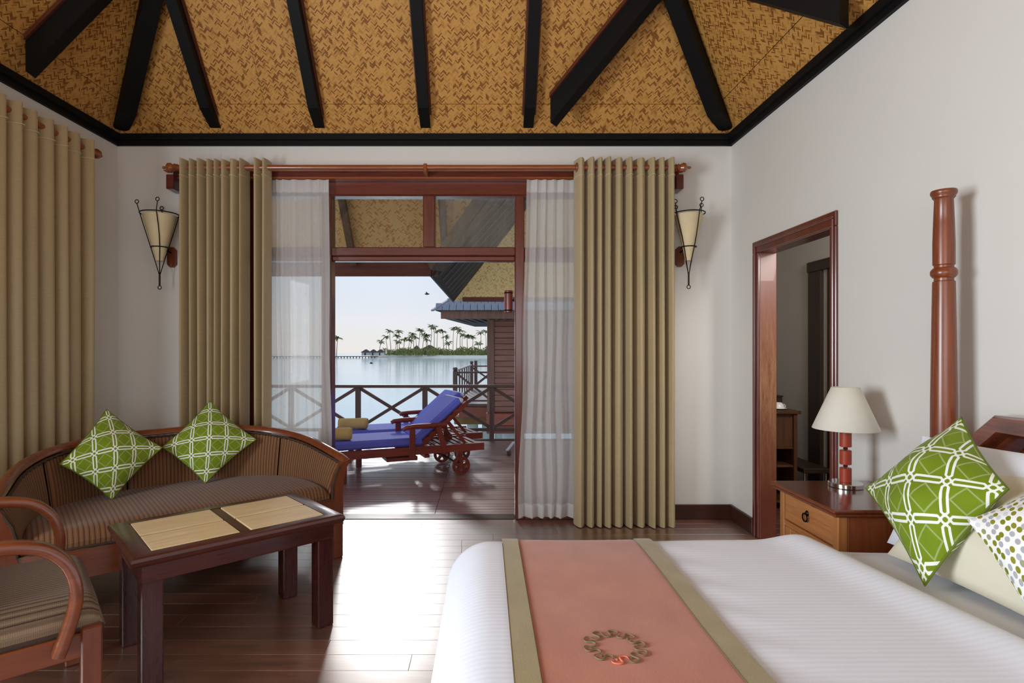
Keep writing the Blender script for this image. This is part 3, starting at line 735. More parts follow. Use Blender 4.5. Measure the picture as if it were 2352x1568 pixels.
# sun loungers
def lounger(label, ox, oy, wheel_x, rz, group=None):
    L = thing('sun_lounger', label, 'sun lounger', (ox, oy, 0), rz, group)
    WD = 0.56; n0 = 'leg'
    zr_ = lambda x: 0.307         # rails climb a little to the wheel end
    for sy in (0, WD):
        put('side_rail', MB().prism([(-1.62, zr_(-1.62)-0.08), (0.0, zr_(0)-0.075), (0.0, zr_(0)), (-1.62, zr_(-1.62))], Matrix(((1, 0, 0, 0), (0, 0, 1, 0), (0, 1, 0, 0), (0, 0, 0, 1))), sy-0.02, sy+0.02), M['lounger'], L, smooth=0)
        put('leg', MB().box((-1.48, sy-0.025, 0), (-1.42, sy+0.025, 0.235), 0.004), M['lounger_z'], L)
        put('wheel_bracket', MB().box((wheel_x-0.03, sy-0.018 if sy else -0.018, 0.075), (wheel_x+0.03, sy+0.018, 0.26), 0.004), M['lounger_z'], L)
        ar = put('armrest', MB().tube([(-0.865, sy, 0.488), (-0.835, sy, 0.503), (-0.76, sy, 0.510), (-0.41, sy, 0.515)], [0.018, 0.024, 0.026, 0.026], 10), M['lounger'], L)
        put('arm_post', MB().box((-0.81, sy-0.042, 0.20), (-0.75, sy-0.018, 0.495), 0.003) if sy == 0 else MB().box((-0.81, sy+0.018, 0.20), (-0.75, sy+0.042, 0.495), 0.003), M['lounger_z'], L)
        so = -0.032 if sy == 0 else 0.032
        put('arm_strut', MB().beam((-0.51, sy+so, 0.50), (-0.43, sy+so, 0.23), 0.024, 0.055, (1, 0, 0)), M['lounger_z'], L, smooth=0)
        # spoked wheel
        wy = -0.05 if sy == 0 else WD+0.05
        R = 0.094; wb = MB()
        rim = []
        Mw = Matrix(((1, 0, 0, wheel_x), (0, 0, 1, wy), (0, 1, 0, R), (0, 0, 0, 1)))
        n = 24
        vs = []; fs = []
        for d_ in (-0.017, 0.017):
            for rr in (R, 0.066):
                for k in range(n): a = 2*PI*k/n; vs.append(tuple(Mw @ Vector((rr*math.cos(a), rr*math.sin(a), d_))))
        for k in range(n):
            j = (k+1) % n
            fs += [(k, j, n+j, n+k), (2*n+k, 3*n+k, 3*n+j, 2*n+j), (k, 2*n+k, 2*n+j, j), (n+k, n+j, 3*n+j, 3*n+k)]
        wb.add(vs, fs)
        for q in range(5):
            a = 2*PI*q/5+0.3
            wb.prism([(0.0*math.cos(a)-0.016*math.sin(a), 0.016*math.cos(a)), (0.066*math.cos(a)-0.014*math.sin(a), 0.066*math.sin(a)+0.014*math.cos(a)), (0.066*math.cos(a)+0.014*math.sin(a), 0.066*math.sin(a)-0.014*math.cos(a)), (0.016*math.sin(a), -0.016*math.cos(a))], Mw, -0.015, 0.015)
        hub = []
        wb.prism([(0.028*math.cos(2*PI*k/12), 0.028*math.sin(2*PI*k/12)) for k in range(12)], Mw, -0.022, 0.022)
        put('wheel', wb, M['lounger_z'], L, smooth=30)
    put('axle', MB().tube([(wheel_x, -0.06, 0.094), (wheel_x, WD+0.06, 0.094)], 0.010, 8), M['iron'], L)
    put('shelf', MB().box((-1.02, 0.06, 0.16), (-0.70, WD-0.06, 0.20), 0.004), M['lounger'], L)
    put('crossbar', MB().beam((-0.62, -0.01, 0.205), (-0.62, WD+0.01, 0.205), 0.05, 0.03), M['lounger'], L, smooth=0)
    for q in range(7):
        x0 = -0.50+q*0.072
        put('slat', MB().box((x0, 0.02, zr_(x0)-0.03), (x0+0.048, WD-0.02, zr_(x0)-0.012), 0.003), M['lounger'], L)
    # raised back: frame, cushion, sleeve
    J = Vector((-0.70, 0, 0.295)); ang = math.radians(40); d = Vector((math.cos(ang), 0, math.sin(ang))); nrm = Vector((-math.sin(ang), 0, math.cos(ang)))
    for sy in (0.05, WD-0.05):
        put('back_rail', MB().beam(J+Vector((0, sy, -0.01)), J+d*0.69+Vector((0, sy, -0.01)), 0.03, 0.045, nrm), M['lounger'], L, smooth=0)
        put('prop', MB().beam(J+d*0.42+Vector((0, sy+0.03, -0.03)), Vector((-0.18, sy+0.03, 0.30)), 0.02, 0.03), M['lounger'], L, smooth=0)
    for q in range(7):
        p = J+d*(0.10+0.085*q)+nrm*0.018
        put('back_slat', MB().beam(p+Vector((0, 0.03, 0)), p+Vector((0, WD-0.03, 0)), 0.05, 0.014, nrm), M['lounger'], L, smooth=0)
    def cush(a, bb, up, th):
        a = Vector(a); dd = Vector(bb)-a; Lc = dd.length; dd.normalize(); u = Vector(up)
        Mx = Matrix(((dd.x, 0, u.x, a.x), (dd.y, 1, u.y, a.y), (dd.z, 0, u.z, a.z), (0, 0, 0, 1)))
        return MB().box((0, 0.015, 0), (Lc, WD-0.015, th), 0.022, Mx)
    put('seat_cushion', cush((-1.62, 0, zr_(-1.62)+0.004), (-0.655, 0, zr_(-0.66)+0.004), (-0.044, 0, 1), 0.085), M['blue'], L)
    put('back_cushion', cush(J+nrm*0.03+d*0.02, J+nrm*0.03+d*0.645, nrm, 0.085), M['blue'], L)
    sl = cush(J+nrm*0.026+d*0.62, J+nrm*0.026+d*0.675, nrm, 0.06)
    put('strap', sl, M['white_cloth'], L)
    return L
def towel(label, x, y_, z, L, r, rz, group):
    t = thing('rolled_towel', label, 'towel', (x, y_, z), rz, group)
    def fn(u, v):
        a = 2*PI*u; rr = r*(1+0.035*math.sin(3*a+5*v)+0.02*math.sin(9*v)); e = min(v, 1-v)
        rr *= 1-0.22*max(0, 1-e/0.05)**2
        return (L*(v-0.5), rr*math.cos(a), r+rr*math.sin(a)*0.96)
    put('roll', MB().grid(fn, 28, 26, wrapu=True), M['towel'], t, smooth=60)
    sp = []
    for k in range(60):
        a = k/60*5*PI; rr = r*(0.95-0.9*k/60); sp.append((L/2+0.001, rr*math.cos(a), r+rr*math.sin(a)))
    put('spiral_edge', MB().tube(sp, 0.0055, 6), M['towel'], t, smooth=60)
    sp2 = [(-p[0], p[1], p[2]) for p in sp]
    put('spiral_edge', MB().tube(sp2, 0.0055, 6), M['towel'], t, smooth=60)
    return t
lounger('blue cushioned wooden sun lounger nearest the room, on wheels', -0.02, 5.90, -0.27, math.radians(22), 'sun loungers')
lounger('blue cushioned wooden sun lounger behind the first, next to the railing', -0.04, 6.63, -0.27, math.radians(22), 'sun loungers')
towel('yellow rolled towel on the front lounger, cut off by the curtain', -1.47, 5.47, 0.394, 0.30, 0.064, 0.12, 'rolled towels on the loungers')
towel('yellow rolled towel on the lounger next to the railing', -1.48, 6.24, 0.394, 0.31, 0.064, 0.06, 'rolled towels on the loungers')
ds = thing('wooden_doorstop', 'small dark doorstop with a pale strap on the deck beside the sheer curtain', 'doorstop', (0.25, 6.9, 0))
put('block', MB().box((0.262, 6.80, 0), (0.315, 6.92, 0.05), 0.005), M['rail_z'], ds, True)
put('strap', MB().beam((0.262, 6.80, 0.055), (0.375, 7.4, 0.06), 0.03, 0.012), M['white_cloth'], ds, True)

# neighbouring bungalow
hb = thing('neighbour_bungalow', 'brown plank-walled water bungalow with grey shingle eave, right behind the railing', 'building', (1.0, 11.0, -2))
HY = 11.0
put('corner_post', MB().box((0.034, HY-0.03, -0.2), (0.175, HY+0.12, 1.9), 0.01), M['hut_post'], hb, True)
z = 0.04; k = 0
while z < 1.87:
    put('plank', MB().box((0.175, HY+0.004*(k % 2), z), (3.2, HY+0.05, z+0.108), 0.008), M['plank'], hb, True); z += 0.113; k += 1
put('wall_backing', MB().box((0.10, HY+0.05, -0.2), (3.2, 12.3, 1.9)), M['soffit'], hb, True, smooth=0)
put('sill', MB().box((0.02, HY-0.16, -0.20), (3.2, HY+0.1, 0.035), 0.01), M['lounger'], hb, True)
put('floor_beam', MB().box((0.02, HY-0.14, -0.36), (3.2, HY+0.1, -0.20), 0.01), M['fascia'], hb, True)
put('eave_fascia', MB().box((-0.83, 10.36, 1.852), (3.2, 10.40, 2.005), 0.006), M['hut_post'], hb, True)
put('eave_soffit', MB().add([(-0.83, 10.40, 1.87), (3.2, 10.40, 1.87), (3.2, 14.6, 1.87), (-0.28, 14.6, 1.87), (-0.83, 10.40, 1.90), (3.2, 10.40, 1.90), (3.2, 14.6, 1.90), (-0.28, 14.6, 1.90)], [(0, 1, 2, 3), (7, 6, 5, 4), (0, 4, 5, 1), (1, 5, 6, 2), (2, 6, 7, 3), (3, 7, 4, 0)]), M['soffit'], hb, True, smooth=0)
for q in range(10):
    xa = -0.62+q*0.16
    put('soffit_rib', MB().beam((xa, 10.42, 1.862), (xa+0.25, 12.2, 1.862), 0.03, 0.02), M['grey_beam'], hb, True, smooth=0)
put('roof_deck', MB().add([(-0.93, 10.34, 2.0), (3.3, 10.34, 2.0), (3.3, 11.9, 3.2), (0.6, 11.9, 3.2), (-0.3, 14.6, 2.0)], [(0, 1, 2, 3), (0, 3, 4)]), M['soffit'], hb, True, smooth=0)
sh_me = None; sl_d = Vector((0, 1.56, 1.2)).normalized(); sl_n = Vector((0, -1.2, 1.56)).normalized()
for rw in range(5):
    for q in range(32):
        xa = -0.93+rw*0.14+q*0.130+(0.065 if rw % 2 else 0)
        if xa > 3.15: break
        o0 = Vector((xa, 10.31, 1.998))+sl_d*(rw*0.17)+sl_n*(0.006)
        if sh_me is None:
            Mx = Matrix(((1, 0, 0, 0), (0, sl_d.y, sl_n.y, 0), (0, sl_d.z, sl_n.z, 0), (0, 0, 0, 1)))
            o = put('shingle', MB().box((0.003, 0, 0), (0.125, 0.21, 0.012), 0, Mx @ Matrix.Rotation(math.radians(3), 4, 'X')), M['shingle'], hb, smooth=0); sh_me = o.data
        else:
            o = bpy.data.objects.new('shingle', sh_me); C.objects.link(o); o.parent = hb
        o.location = o0+Vector((0, random.uniform(-0.006, 0.006), random.uniform(0, 0.004)))-Vector((1.0, 11.0, -2))
put('hip_cap', MB().beam((-0.98, 10.28, 2.0), (0.6, 11.9, 3.22), 0.07, 0.03), M['shingle'], hb, True, smooth=0)
for x0, y0 in ((0.5, HY+0.3), (1.9, HY+0.3)): put('stilt', MB().lathe([(0.16, -2.3), (0.16, -0.36)], x0, y0, 16), M['concrete'], hb, True)

hb.scale = (1.12,)*3; hb.location = (1.12, 12.32, 1.3-3.3*1.12)
# neighbour's landing stage with stairs railings
ls = thing('landing_stage', 'timber landing with crossed railings and ball-topped posts beside the plank bungalow', 'walkway', (0, 14, -2))
put('platform', MB().box((-0.62, 12.6, -0.02), (1.2, 18.0, 0.045), 0.01), M['rail'], ls, True)
put('edge_beam', MB().box((-0.60, 12.58, -0.26), (1.2, 12.64, -0.02), 0.01), M['lounger'], ls, True)
put('stained_beam', MB().box((-0.72, 12.75, -0.44), (1.2, 13.2, -0.26), 0.02), M['stained'], ls, True)
def lpost(x, y_, z1): 
    return put('ball_post', MB().box((x-0.05, y_-0.05, 0.0), (x+0.05, y_+0.05, z1-0.09), 0.01).lathe([(0.03, z1-0.09), (0.055, z1-0.08), (0.04, z1-0.065), (0.062, z1-0.035), (0.04, z1-0.005), (0.0, z1)], x, y_, 12), M['rail_z'], ls, True)
lpost(-0.69, 12.7, 0.875); lpost(-0.42, 17.0, 0.92); lpost(-0.30, 17.4, 0.93); lpost(0.6, 12.7, 0.875)
put('rail', MB().box((-0.66, 12.68, 0.735), (0.6, 12.73, 0.775), 0.005), M['rail'], ls, True)
put('rail', MB().box((-0.66, 12.68, 0.09), (0.6, 12.73, 0.13), 0.005), M['rail'], ls, True)
put('brace', MB().beam((-0.64, 12.71, 0.72), (0.10, 12.71, 0.14), 0.03, 0.05), M['rail'], ls, True, smooth=0)
put('brace', MB().beam((-0.64, 12.74, 0.14), (0.10, 12.74, 0.72), 0.03, 0.05), M['rail'], ls, True, smooth=0)
put('side_rail', MB().beam((-0.69, 12.7, 0.79), (-0.42, 17.0, 0.80), 0.06, 0.04), M['rail'], ls, True, smooth=0)
for q in range(7):
    f = (q+0.5)/7; put('baluster', MB().box((-0.69+0.27*f-0.018, 12.7+4.3*f-0.018, 0.03), (-0.69+0.27*f+0.018, 12.7+4.3*f+0.018, 0.78)), M['rail_z'], ls, True, smooth=0)
put('rail', MB().box((-0.42, 17.0, 0.74), (1.2, 17.05, 0.78), 0.005), M['rail'], ls, True)
put('brace', MB().beam((-0.40, 17.02, 0.72), (0.5, 17.02, 0.08), 0.03, 0.05), M['rail'], ls, True, smooth=0)
for x0 in (-0.30, 0.05, 0.35): put('stilt', MB().lathe([(0.13, -2.3), (0.13, -0.30)], x0, 13.0, 16), M['concrete'], ls, True)

ls.scale = (1.2,)*3; ls.location = (0, 16.8, 1.3-3.3*1.2)
# sea
tag(put('sea', MB().add([(-420, 7.0, -2.0), (420, 7.0, -2.0), (420, 386, -2.0), (-420, 386, -2.0)], [(0, 1, 2, 3)]), M['sea'], smooth=0), kind='structure')

# far island
DI = 200.0
ix = lambda px_: (px_-1115)*DI/1280
iz = lambda py_: 1.3-(py_-800)*DI/1280
isl = []
for k in range(25):
    f = k/24; xx = -42+74*f; isl.append((xx, DI-2+2.5*math.sin(f*9)+abs(f-0.45)*7))
b = MB(); n = len(isl)
vs = [(x, y_, -2.02) for x, y_ in isl]+[(x, y_+3.0, -1.2) for x, y_ in isl]+[(x*1.1, y_+54, -1.1) for x, y_ in isl]+[(x*1.1, y_+58, -2.05) for x, y_ in isl]
b.add(vs, [(r*n+i, r*n+i+1, (r+1)*n+i+1, (r+1)*n+i) for r in range(3) for i in range(n-1)])
tag(put('island_ground', b, M['sand']), kind='structure')
def palm_meshes(seed):
    rnd = random.Random(seed); H = 8.0; lean = rnd.uniform(-0.8, 0.8)
    pts = [(lean*(k/6)**2, 0.2*math.sin(k), H*k/6) for k in range(7)]
    tr = put('trunk', MB().tube(pts, [0.20-0.015*k for k in range(7)], 6), M['trunk'])
    top = Vector(pts[-1]); cr = MB()
    for q in range(15):
        a = 2*PI*q/15+rnd.uniform(-0.15, 0.15); el = rnd.uniform(-0.15, 0.95); Lf = rnd.uniform(2.3, 3.0)
        p = top.copy(); dirv = Vector((math.cos(a)*math.cos(el), math.sin(a)*math.cos(el), math.sin(el))); rows = []
        for s_ in range(7):
            side = Vector((-math.sin(a), math.cos(a), 0)); w_ = 0.42*math.sin(PI*min(1, (s_+0.6)/6.8))+0.04
            rows.append((p-side*w_-Vector((0, 0, w_*0.55)), p.copy(), p+side*w_-Vector((0, 0, w_*0.55))))
            p = p+dirv*(Lf/6); dirv = (dirv+Vector((0, 0, -0.24))).normalized()
        vv = [tuple(x) for r in rows for x in r]
        cr.add(vv, [(s_*3+k, s_*3+k+1, (s_+1)*3+k+1, (s_+1)*3+k) for s_ in range(6) for k in range(2)])
    co = put('crown', cr, M['frond'], normals=False); co['kind'] = 'stuff'
    md = (tr.data, co.data); bpy.data.objects.remove(tr); bpy.data.objects.remove(co)
    return md
PV = [palm_meshes(s_) for s_ in range(4)]
palms = [(773, 772), (872, 780), (889, 770), (897, 757), (909, 768), (918, 757), (912, 780), (927, 775), (938, 778), (951, 763), (957, 772), (962, 755), (971, 765), (979, 767), (990, 746),
         (998, 748), (1003, 757), (1019, 757), (1026, 770), (1040, 750), (1049, 752), (1056, 756), (1061, 764), (1073, 768), (1086, 771), (1104, 760), (1099, 785), (1117, 757), (944, 770), (983, 777), (1032, 783), (1135, 760), (1160, 752)]
palms.sort()
for k, (px_, py_) in enumerate(palms):
    yd = DI+9.5+6.3*((k*3) % 7)
    lab = ('lone leaning coconut palm rising beside the open sea, apart from the island' if k == 0 else
           'coconut palm on the far island, %s from the thatched pier huts' % ORD[k-1])
    if k == 0: yd = DI+6
    zt = 1.3-(py_-800)*yd/1280; x0 = (px_-1115)*yd/1280; zb = -2.0 if k == 0 else -1.15
    H = zt-zb-0.6; sc = H/8.0
    p = thing('coconut_palm', lab, 'palm tree', (x0, yd, zb), random.uniform(0, 6.28), 'palms on the far island')
    t_, c_ = PV[k % 4]
    for nm, me in (('trunk', t_), ('crown', c_)):
        o = bpy.data.objects.new(nm, me); C.objects.link(o); o.parent = p
        if nm == 'crown': o['kind'] = 'stuff'
        o.scale = (0.85, 0.85, sc) if nm == 'trunk' else (0.85, 0.85, 0.85)
        if nm == 'crown': o.location = (0, 0, 8*sc-8*0.85)
SV = []
for s_ in range(3):
    rnd = random.Random(40+s_); b = MB()
    for q in range(260):
        a = rnd.uniform(0, 2*PI); r = rnd.random()**0.5; hx, hy = 2.3*r*math.cos(a), 1.5*r*math.sin(a); hz = rnd.random()*2.6*math.sqrt(max(0.05, 1-r*r*0.8))
        d = Vector((rnd.uniform(-1, 1), rnd.uniform(-1, 1), rnd.uniform(0.1, 1.2))).normalized(); sd = d.cross(Vector((rnd.uniform(-1, 1), rnd.uniform(-1, 1), 0.2))).normalized()
        p = Vector((hx, hy, hz)); L = rnd.uniform(0.5, 0.95)
        b.add([tuple(p), tuple(p+d*L*0.5+sd*0.18), tuple(p+d*L), tuple(p+d*L*0.5-sd*0.18)], [(0, 1, 2, 3)])
    o = put('leafy_shrub', b, M['shrub'], normals=False, smooth=0); SV.append(o.data); bpy.data.objects.remove(o)
k = 0
for px_ in range(884, 1176, 12):
    o = bpy.data.objects.new('leafy_shrub', SV[k % 3]); C.objects.link(o)
    o.location = (ix(px_)+random.uniform(-0.5, 0.5), DI+2.6+3.6*(k % 3), -1.3); o.rotation_euler = (0, 0, random.choice((0, PI))); s_ = random.uniform(0.85, 1.2); o.scale = (s_, s_, s_*random.uniform(0.85, 1.15))
    tag(o, 'rounded green shrub on the island shore, %s from the thatched pier huts' % ORD[k], 'shrub', 'shrubs on the far island'); k += 1
# pier huts and island roofs
def far_hut(label, px0, px1, pyt, pyb, pye, walls=True, yd=DI-3):
    sc = yd/1280; x0, x1 = (px0-1115)*sc, (px1-1115)*sc; zt, ze, zb = 1.3-(pyt-800)*sc, 1.3-(pye-800)*sc, 1.3-(pyb-800)*sc
    cx_ = (x0+x1)/2; h = (x1-x0)/2
    t = thing('thatched_hut', label, 'hut', (cx_, yd, zb))
    put('thatched_roof', MB().add([(x0, yd-h, ze), (x1, yd-h, ze), (x1, yd+h, ze), (x0, yd+h, ze), (cx_-h*0.12, yd, zt), (cx_+h*0.12, yd, zt)], [(0, 1, 5, 4), (1, 2, 5), (2, 3, 4, 5), (3, 0, 4), (3, 2, 1, 0)]), M['thatch'], t, True, smooth=0)
    if walls:
        put('wall_box', MB().box((x0+h*0.2, yd-h*0.8, zb), (x1-h*0.2, yd+h*0.8, ze)), M['hut_white'], t, True, smooth=0)
        put('doorway', MB().box((cx_-h*0.2, yd-h*0.82, zb), (cx_+h*0.12, yd-h*0.8+0.02, ze-0.1)), M['thatch'], t, True, smooth=0)
    else:
        put('wall_box', MB().box((x0+h*0.3, yd-h*0.7, zb), (x1-h*0.3, yd+h*0.7, ze)), M['trunk'], t, True, smooth=0)
far_hut('white over-water hut with grey thatched roof at the end of the pier', 830, 852, 802, 816, 809)
far_hut('middle white over-water hut with thatched roof on the pier', 848, 868, 802, 816, 809, yd=DI+1.5)
far_hut('white over-water hut with thatched roof closest to the island shrubs', 864, 884, 802, 816, 809)
far_hut('small pointed thatched roof showing above the island shrubs', 948, 966, 793, 812, 802, False, DI+56)
far_hut('long dark thatched roof showing above the island shrubs', 968, 1006, 792, 812, 802, False, DI+56)
pr = thing('pier', 'long low dark pier on piles leading to the far huts', 'pier', (ix(815), DI-5, -2))
put('pier_deck', MB().box((ix(600), DI-6, -1.62), (ix(874), DI-4, -1.40)), M['thatch'], pr, True, smooth=0)
for q in range(40): put('pile', MB().box((ix(602+q*6.8), DI-6, -2.4), (ix(602+q*6.8)+0.28, DI-5.7, -1.6)), M['thatch'], pr, True, smooth=0)
def bird(label, px_, py_, yd, s_):
    x0 = (px_-1115)*yd/1280; z0_ = 1.3-(py_-800)*yd/1280
    t = thing('seabird', label, 'bird', (x0, yd, z0_))
    put('body', MB().lathe([(0.0, -0.22*s_), (0.06*s_, -0.1*s_), (0.07*s_, 0.05*s_), (0.03*s_, 0.16*s_), (0.0, 0.22*s_)], 0, 0, 8, Matrix.Rotation(PI/2, 4, 'Y')), M['bird'], t)
    for sy in (-1, 1):
        put('wing', MB().prism([(-0.08*s_, 0.0), (0.10*s_, 0.0), (0.02*s_, sy*0.30*s_), (-0.06*s_, sy*0.42*s_)], Matrix.Rotation(sy*0.35, 4, 'X'), -0.01*s_, 0.01*s_), M['bird'], t)
bird('small dark bird flying in the sky under the eave', 981, 675, 40, 0.9)
bird('small dark bird skimming the lagoon water', 853, 834, 60, 1.0)

# ------------------------------------------------------------------ curtains
def fold_fn(n, A, seed, omega=0.32):
    rnd = random.Random(seed); ph = [rnd.uniform(-0.55, 0.55) for _ in range(n+2)]; am = [rnd.uniform(0.8, 1.15) for _ in range(n+2)]
    def f(s):       # s in 0..1 -> (along 0..1, depth)
        q = s*n; i = int(min(q, n-1)); w_ = q-i; e = ph[i]*(1-w_)+ph[i+1]*w_
        a = 2*PI*q
        return (q+e*0.5-0.115*math.sin(a)*(omega/0.32)-omega*math.sin(2*a)/(2*PI)*0.3)/n, A*am[i]*math.cos(a)*(-1)
    return f
def curtain(parent, name, p0, p1, out, z0, z1, n, A, seed, m, flare=0.0, omega=0.32, per=20, nz=14, pinch=0.0):
    p0 = Vector(p0); d = Vector(p1)-p0; o_ = Vector(out); f = fold_fn(n, A, seed, omega); Lc = d.length*2.0
    def fn(u, v):
        al, dp = f(u); sway = 0.010*math.sin(5*u*n+2.5*v)*v
        al = min(max(al, -0.02), 1.02)
        fl = 1+flare*v
        amp = (1-pinch*(1-v))*(1+0.10*math.sin(3*v+7*u))
        q = p0+d*(0.5+(al-0.5)*fl+sway*0.3)+o_*(dp*amp)
        return (q.x, q.y, z1+(z0-z1)*v)
    return put(name, MB().grid(fn, n*per+1, nz, lambda u, v: (u*Lc, (z1-z0)*(1-v))), m, parent, True, smooth=80, normals=False), f, p0, d, o_
def drape(parent, p0, p1, out, z0, z1, n, A, seed, zs, zrod, flare=0.0, rings=True):
    ob, f, a, d, o_ = curtain(parent, 'drape', p0, p1, out, z0, z1, n, A, seed, M['curtain'], flare)
    pts = []
    for k in range(n*14+1):
        al, dp = f(k/(n*14)); al = min(max(al, -0.02), 1.02); q = a+d*al+o_*(dp*1.0+0.004 if dp > 0 else dp); pts.append((q.x, q.y, zs))
    put('stitch_line', MB().tube(pts, 0.0036, 5), M['stitch'], ob, True, smooth=60)
    for k in range(1 if rings else 0):
        s = (k+0.5)/(2*n); al, dp = f(s); q = a+d*al
        dn = d.normalized(); up = Vector((0, 0, 1)); sd = o_
        ring = [tuple(q+(sd*math.cos(t*2*PI/14)+up*math.sin(t*2*PI/14))*0.030+Vector((0, 0, zrod-q.z))) for t in range(14)]
        put('grommet', MB().tube(ring, 0.006, 6, closed=True), M['rod'], ob, True, smooth=60)
    return ob
def rod(label, a, bb, r, name='curtain_rod'):
    a = Vector(a); bb = Vector(bb); d = (bb-a).normalized()
    t = thing(name, label, 'curtain rod', tuple((a+bb)/2))
    put('pole', MB().tube([a, bb], r, 14), M['rod'], t, True)
    for p, s_ in ((a, -1), (bb, 1)):
        zax = d*s_; xax = zax.orthogonal().normalized(); yax = zax.cross(xax)
        Mx = Matrix(((xax.x, yax.x, zax.x, p.x), (xax.y, yax.y, zax.y, p.y), (xax.z, yax.z, zax.z, p.z), (0, 0, 0, 1)))
        put('finial', MB().lathe([(r, 0), (r*1.35, 0.006), (r*1.0, 0.016), (r*1.5, 0.024), (r*1.1, 0.036), (r*1.75, 0.055), (r*1.65, 0.074), (r*0.8, 0.090), (r*0.45, 0.098), (r*0.55, 0.110), (r*0.2, 0.120), (0, 0.122)], 0, 0, 16, Mx), M['rod'], t, True)
    return t
RZ = 2.622; RYc = 4.075
r1 = rod('round brown wooden curtain rod with turned finials over the patio door', (-2.245, RYc, RZ), (1.385, RYc, RZ), 0.0195)
put('rod_clip', MB().box((-0.452, RYc-0.024, RZ-0.04), (-0.425, RYc+0.10, RZ+0.024), 0.005), M['rod'], r1, True)
for x0 in (-2.325, 1.432): put('rod_clip', MB().box((x0-0.02, RYc-0.02, RZ-0.03), (x0+0.02, 4.11, RZ-0.02), 0.003), M['rod'], r1, True)
OUT = (0, -1, 0)
c1 = thing('curtain', 'taupe pleated drape left of the patio door, its foot behind the sofa', 'curtain', (-1.9, RYc, 0), 0, 'taupe drapes')
drape(c1, (-2.225, RYc, 0), (-1.742, RYc, 0), OUT, 0.02, 2.672, 8, 0.056, 3, 2.552, RZ, 0.0, False)
drape(c1, (-1.700, RYc, 0), (-1.588, RYc, 0), OUT, 0.02, 2.678, 2, 0.05, 5, 2.555, RZ, 0.0, False)
c2 = thing('curtain', 'taupe pleated drape right of the patio door, its hem touching the floor', 'curtain', (1.0, RYc, 0), 0, 'taupe drapes')
drape(c2, (0.655, RYc, 0), (1.388, RYc, 0), OUT, 0.006, 2.682, 10, 0.060, 12, 2.556, RZ, 0.01)
c3 = thing('curtain', 'taupe pleated drape hanging on the left wall above the sofa end', 'curtain', (-2.69, 3.1, 0), 0, 'taupe drapes')
drape(c3, (-2.69, 2.15, 0), (-2.69, 3.80, 0), (1, 0, 0), 0.02, 2.70, 15, 0.052, 21, 2.575, 2.645, 0.0, False)
rod('curtain rod on the left wall, only its round finial showing', (-2.69, 2.0, 2.645), (-2.69, 3.79, 2.645), 0.0195)
def sheer(label, x0, x1, z0, n, seed, flare, shift=0.0):
    t = thing('sheer_curtain', label, 'curtain', ((x0+x1)/2, 4.16, 0), 0, 'white sheers')
    for nm, za, zb_, m, dy in (('voile', z0, 2.560, M['sheer'], 0.0), ('header_tape', 2.468, 2.562, M['sheer_hem'], -0.004), ('hem', z0, z0+0.10, M['sheer_hem'], -0.004)):
        f = fold_fn(n, 0.020, seed, 0.12)
        def fn(u, v):
            z_ = zb_+(za-zb_)*v; g = (2.56-z_)/2.56
            al, dp = f(u); fine = 0.006*math.sin(u*n*2*PI*2.7+seed)*min(1, 0.3+g)
            am = 0.45+0.9*g
            x_ = x0+(x1-x0)*(0.5+(al-0.5)*(1+flare*g))+shift*g+0.012*math.sin(4*g*PI+u*5)*g
            return (x_, 4.172+dy-dp*am*-1+fine, z_)
        put(nm, MB().grid(fn, n*16+1, 18 if nm == 'voile' else 3, lambda u, v: (u*(x1-x0)*2, (zb_+(za-zb_)*v))), m, t, True, smooth=80, normals=False)
    return t
sheer('white sheer curtain glowing with sunlight left of the door opening', -1.655, -1.178, 0.03, 6, 2, 0.02, 0.02)
sheer('white sheer curtain right of the door opening, its hem above the floor', 0.296, 0.672, 0.035, 5, 6, 0.18, -0.03)

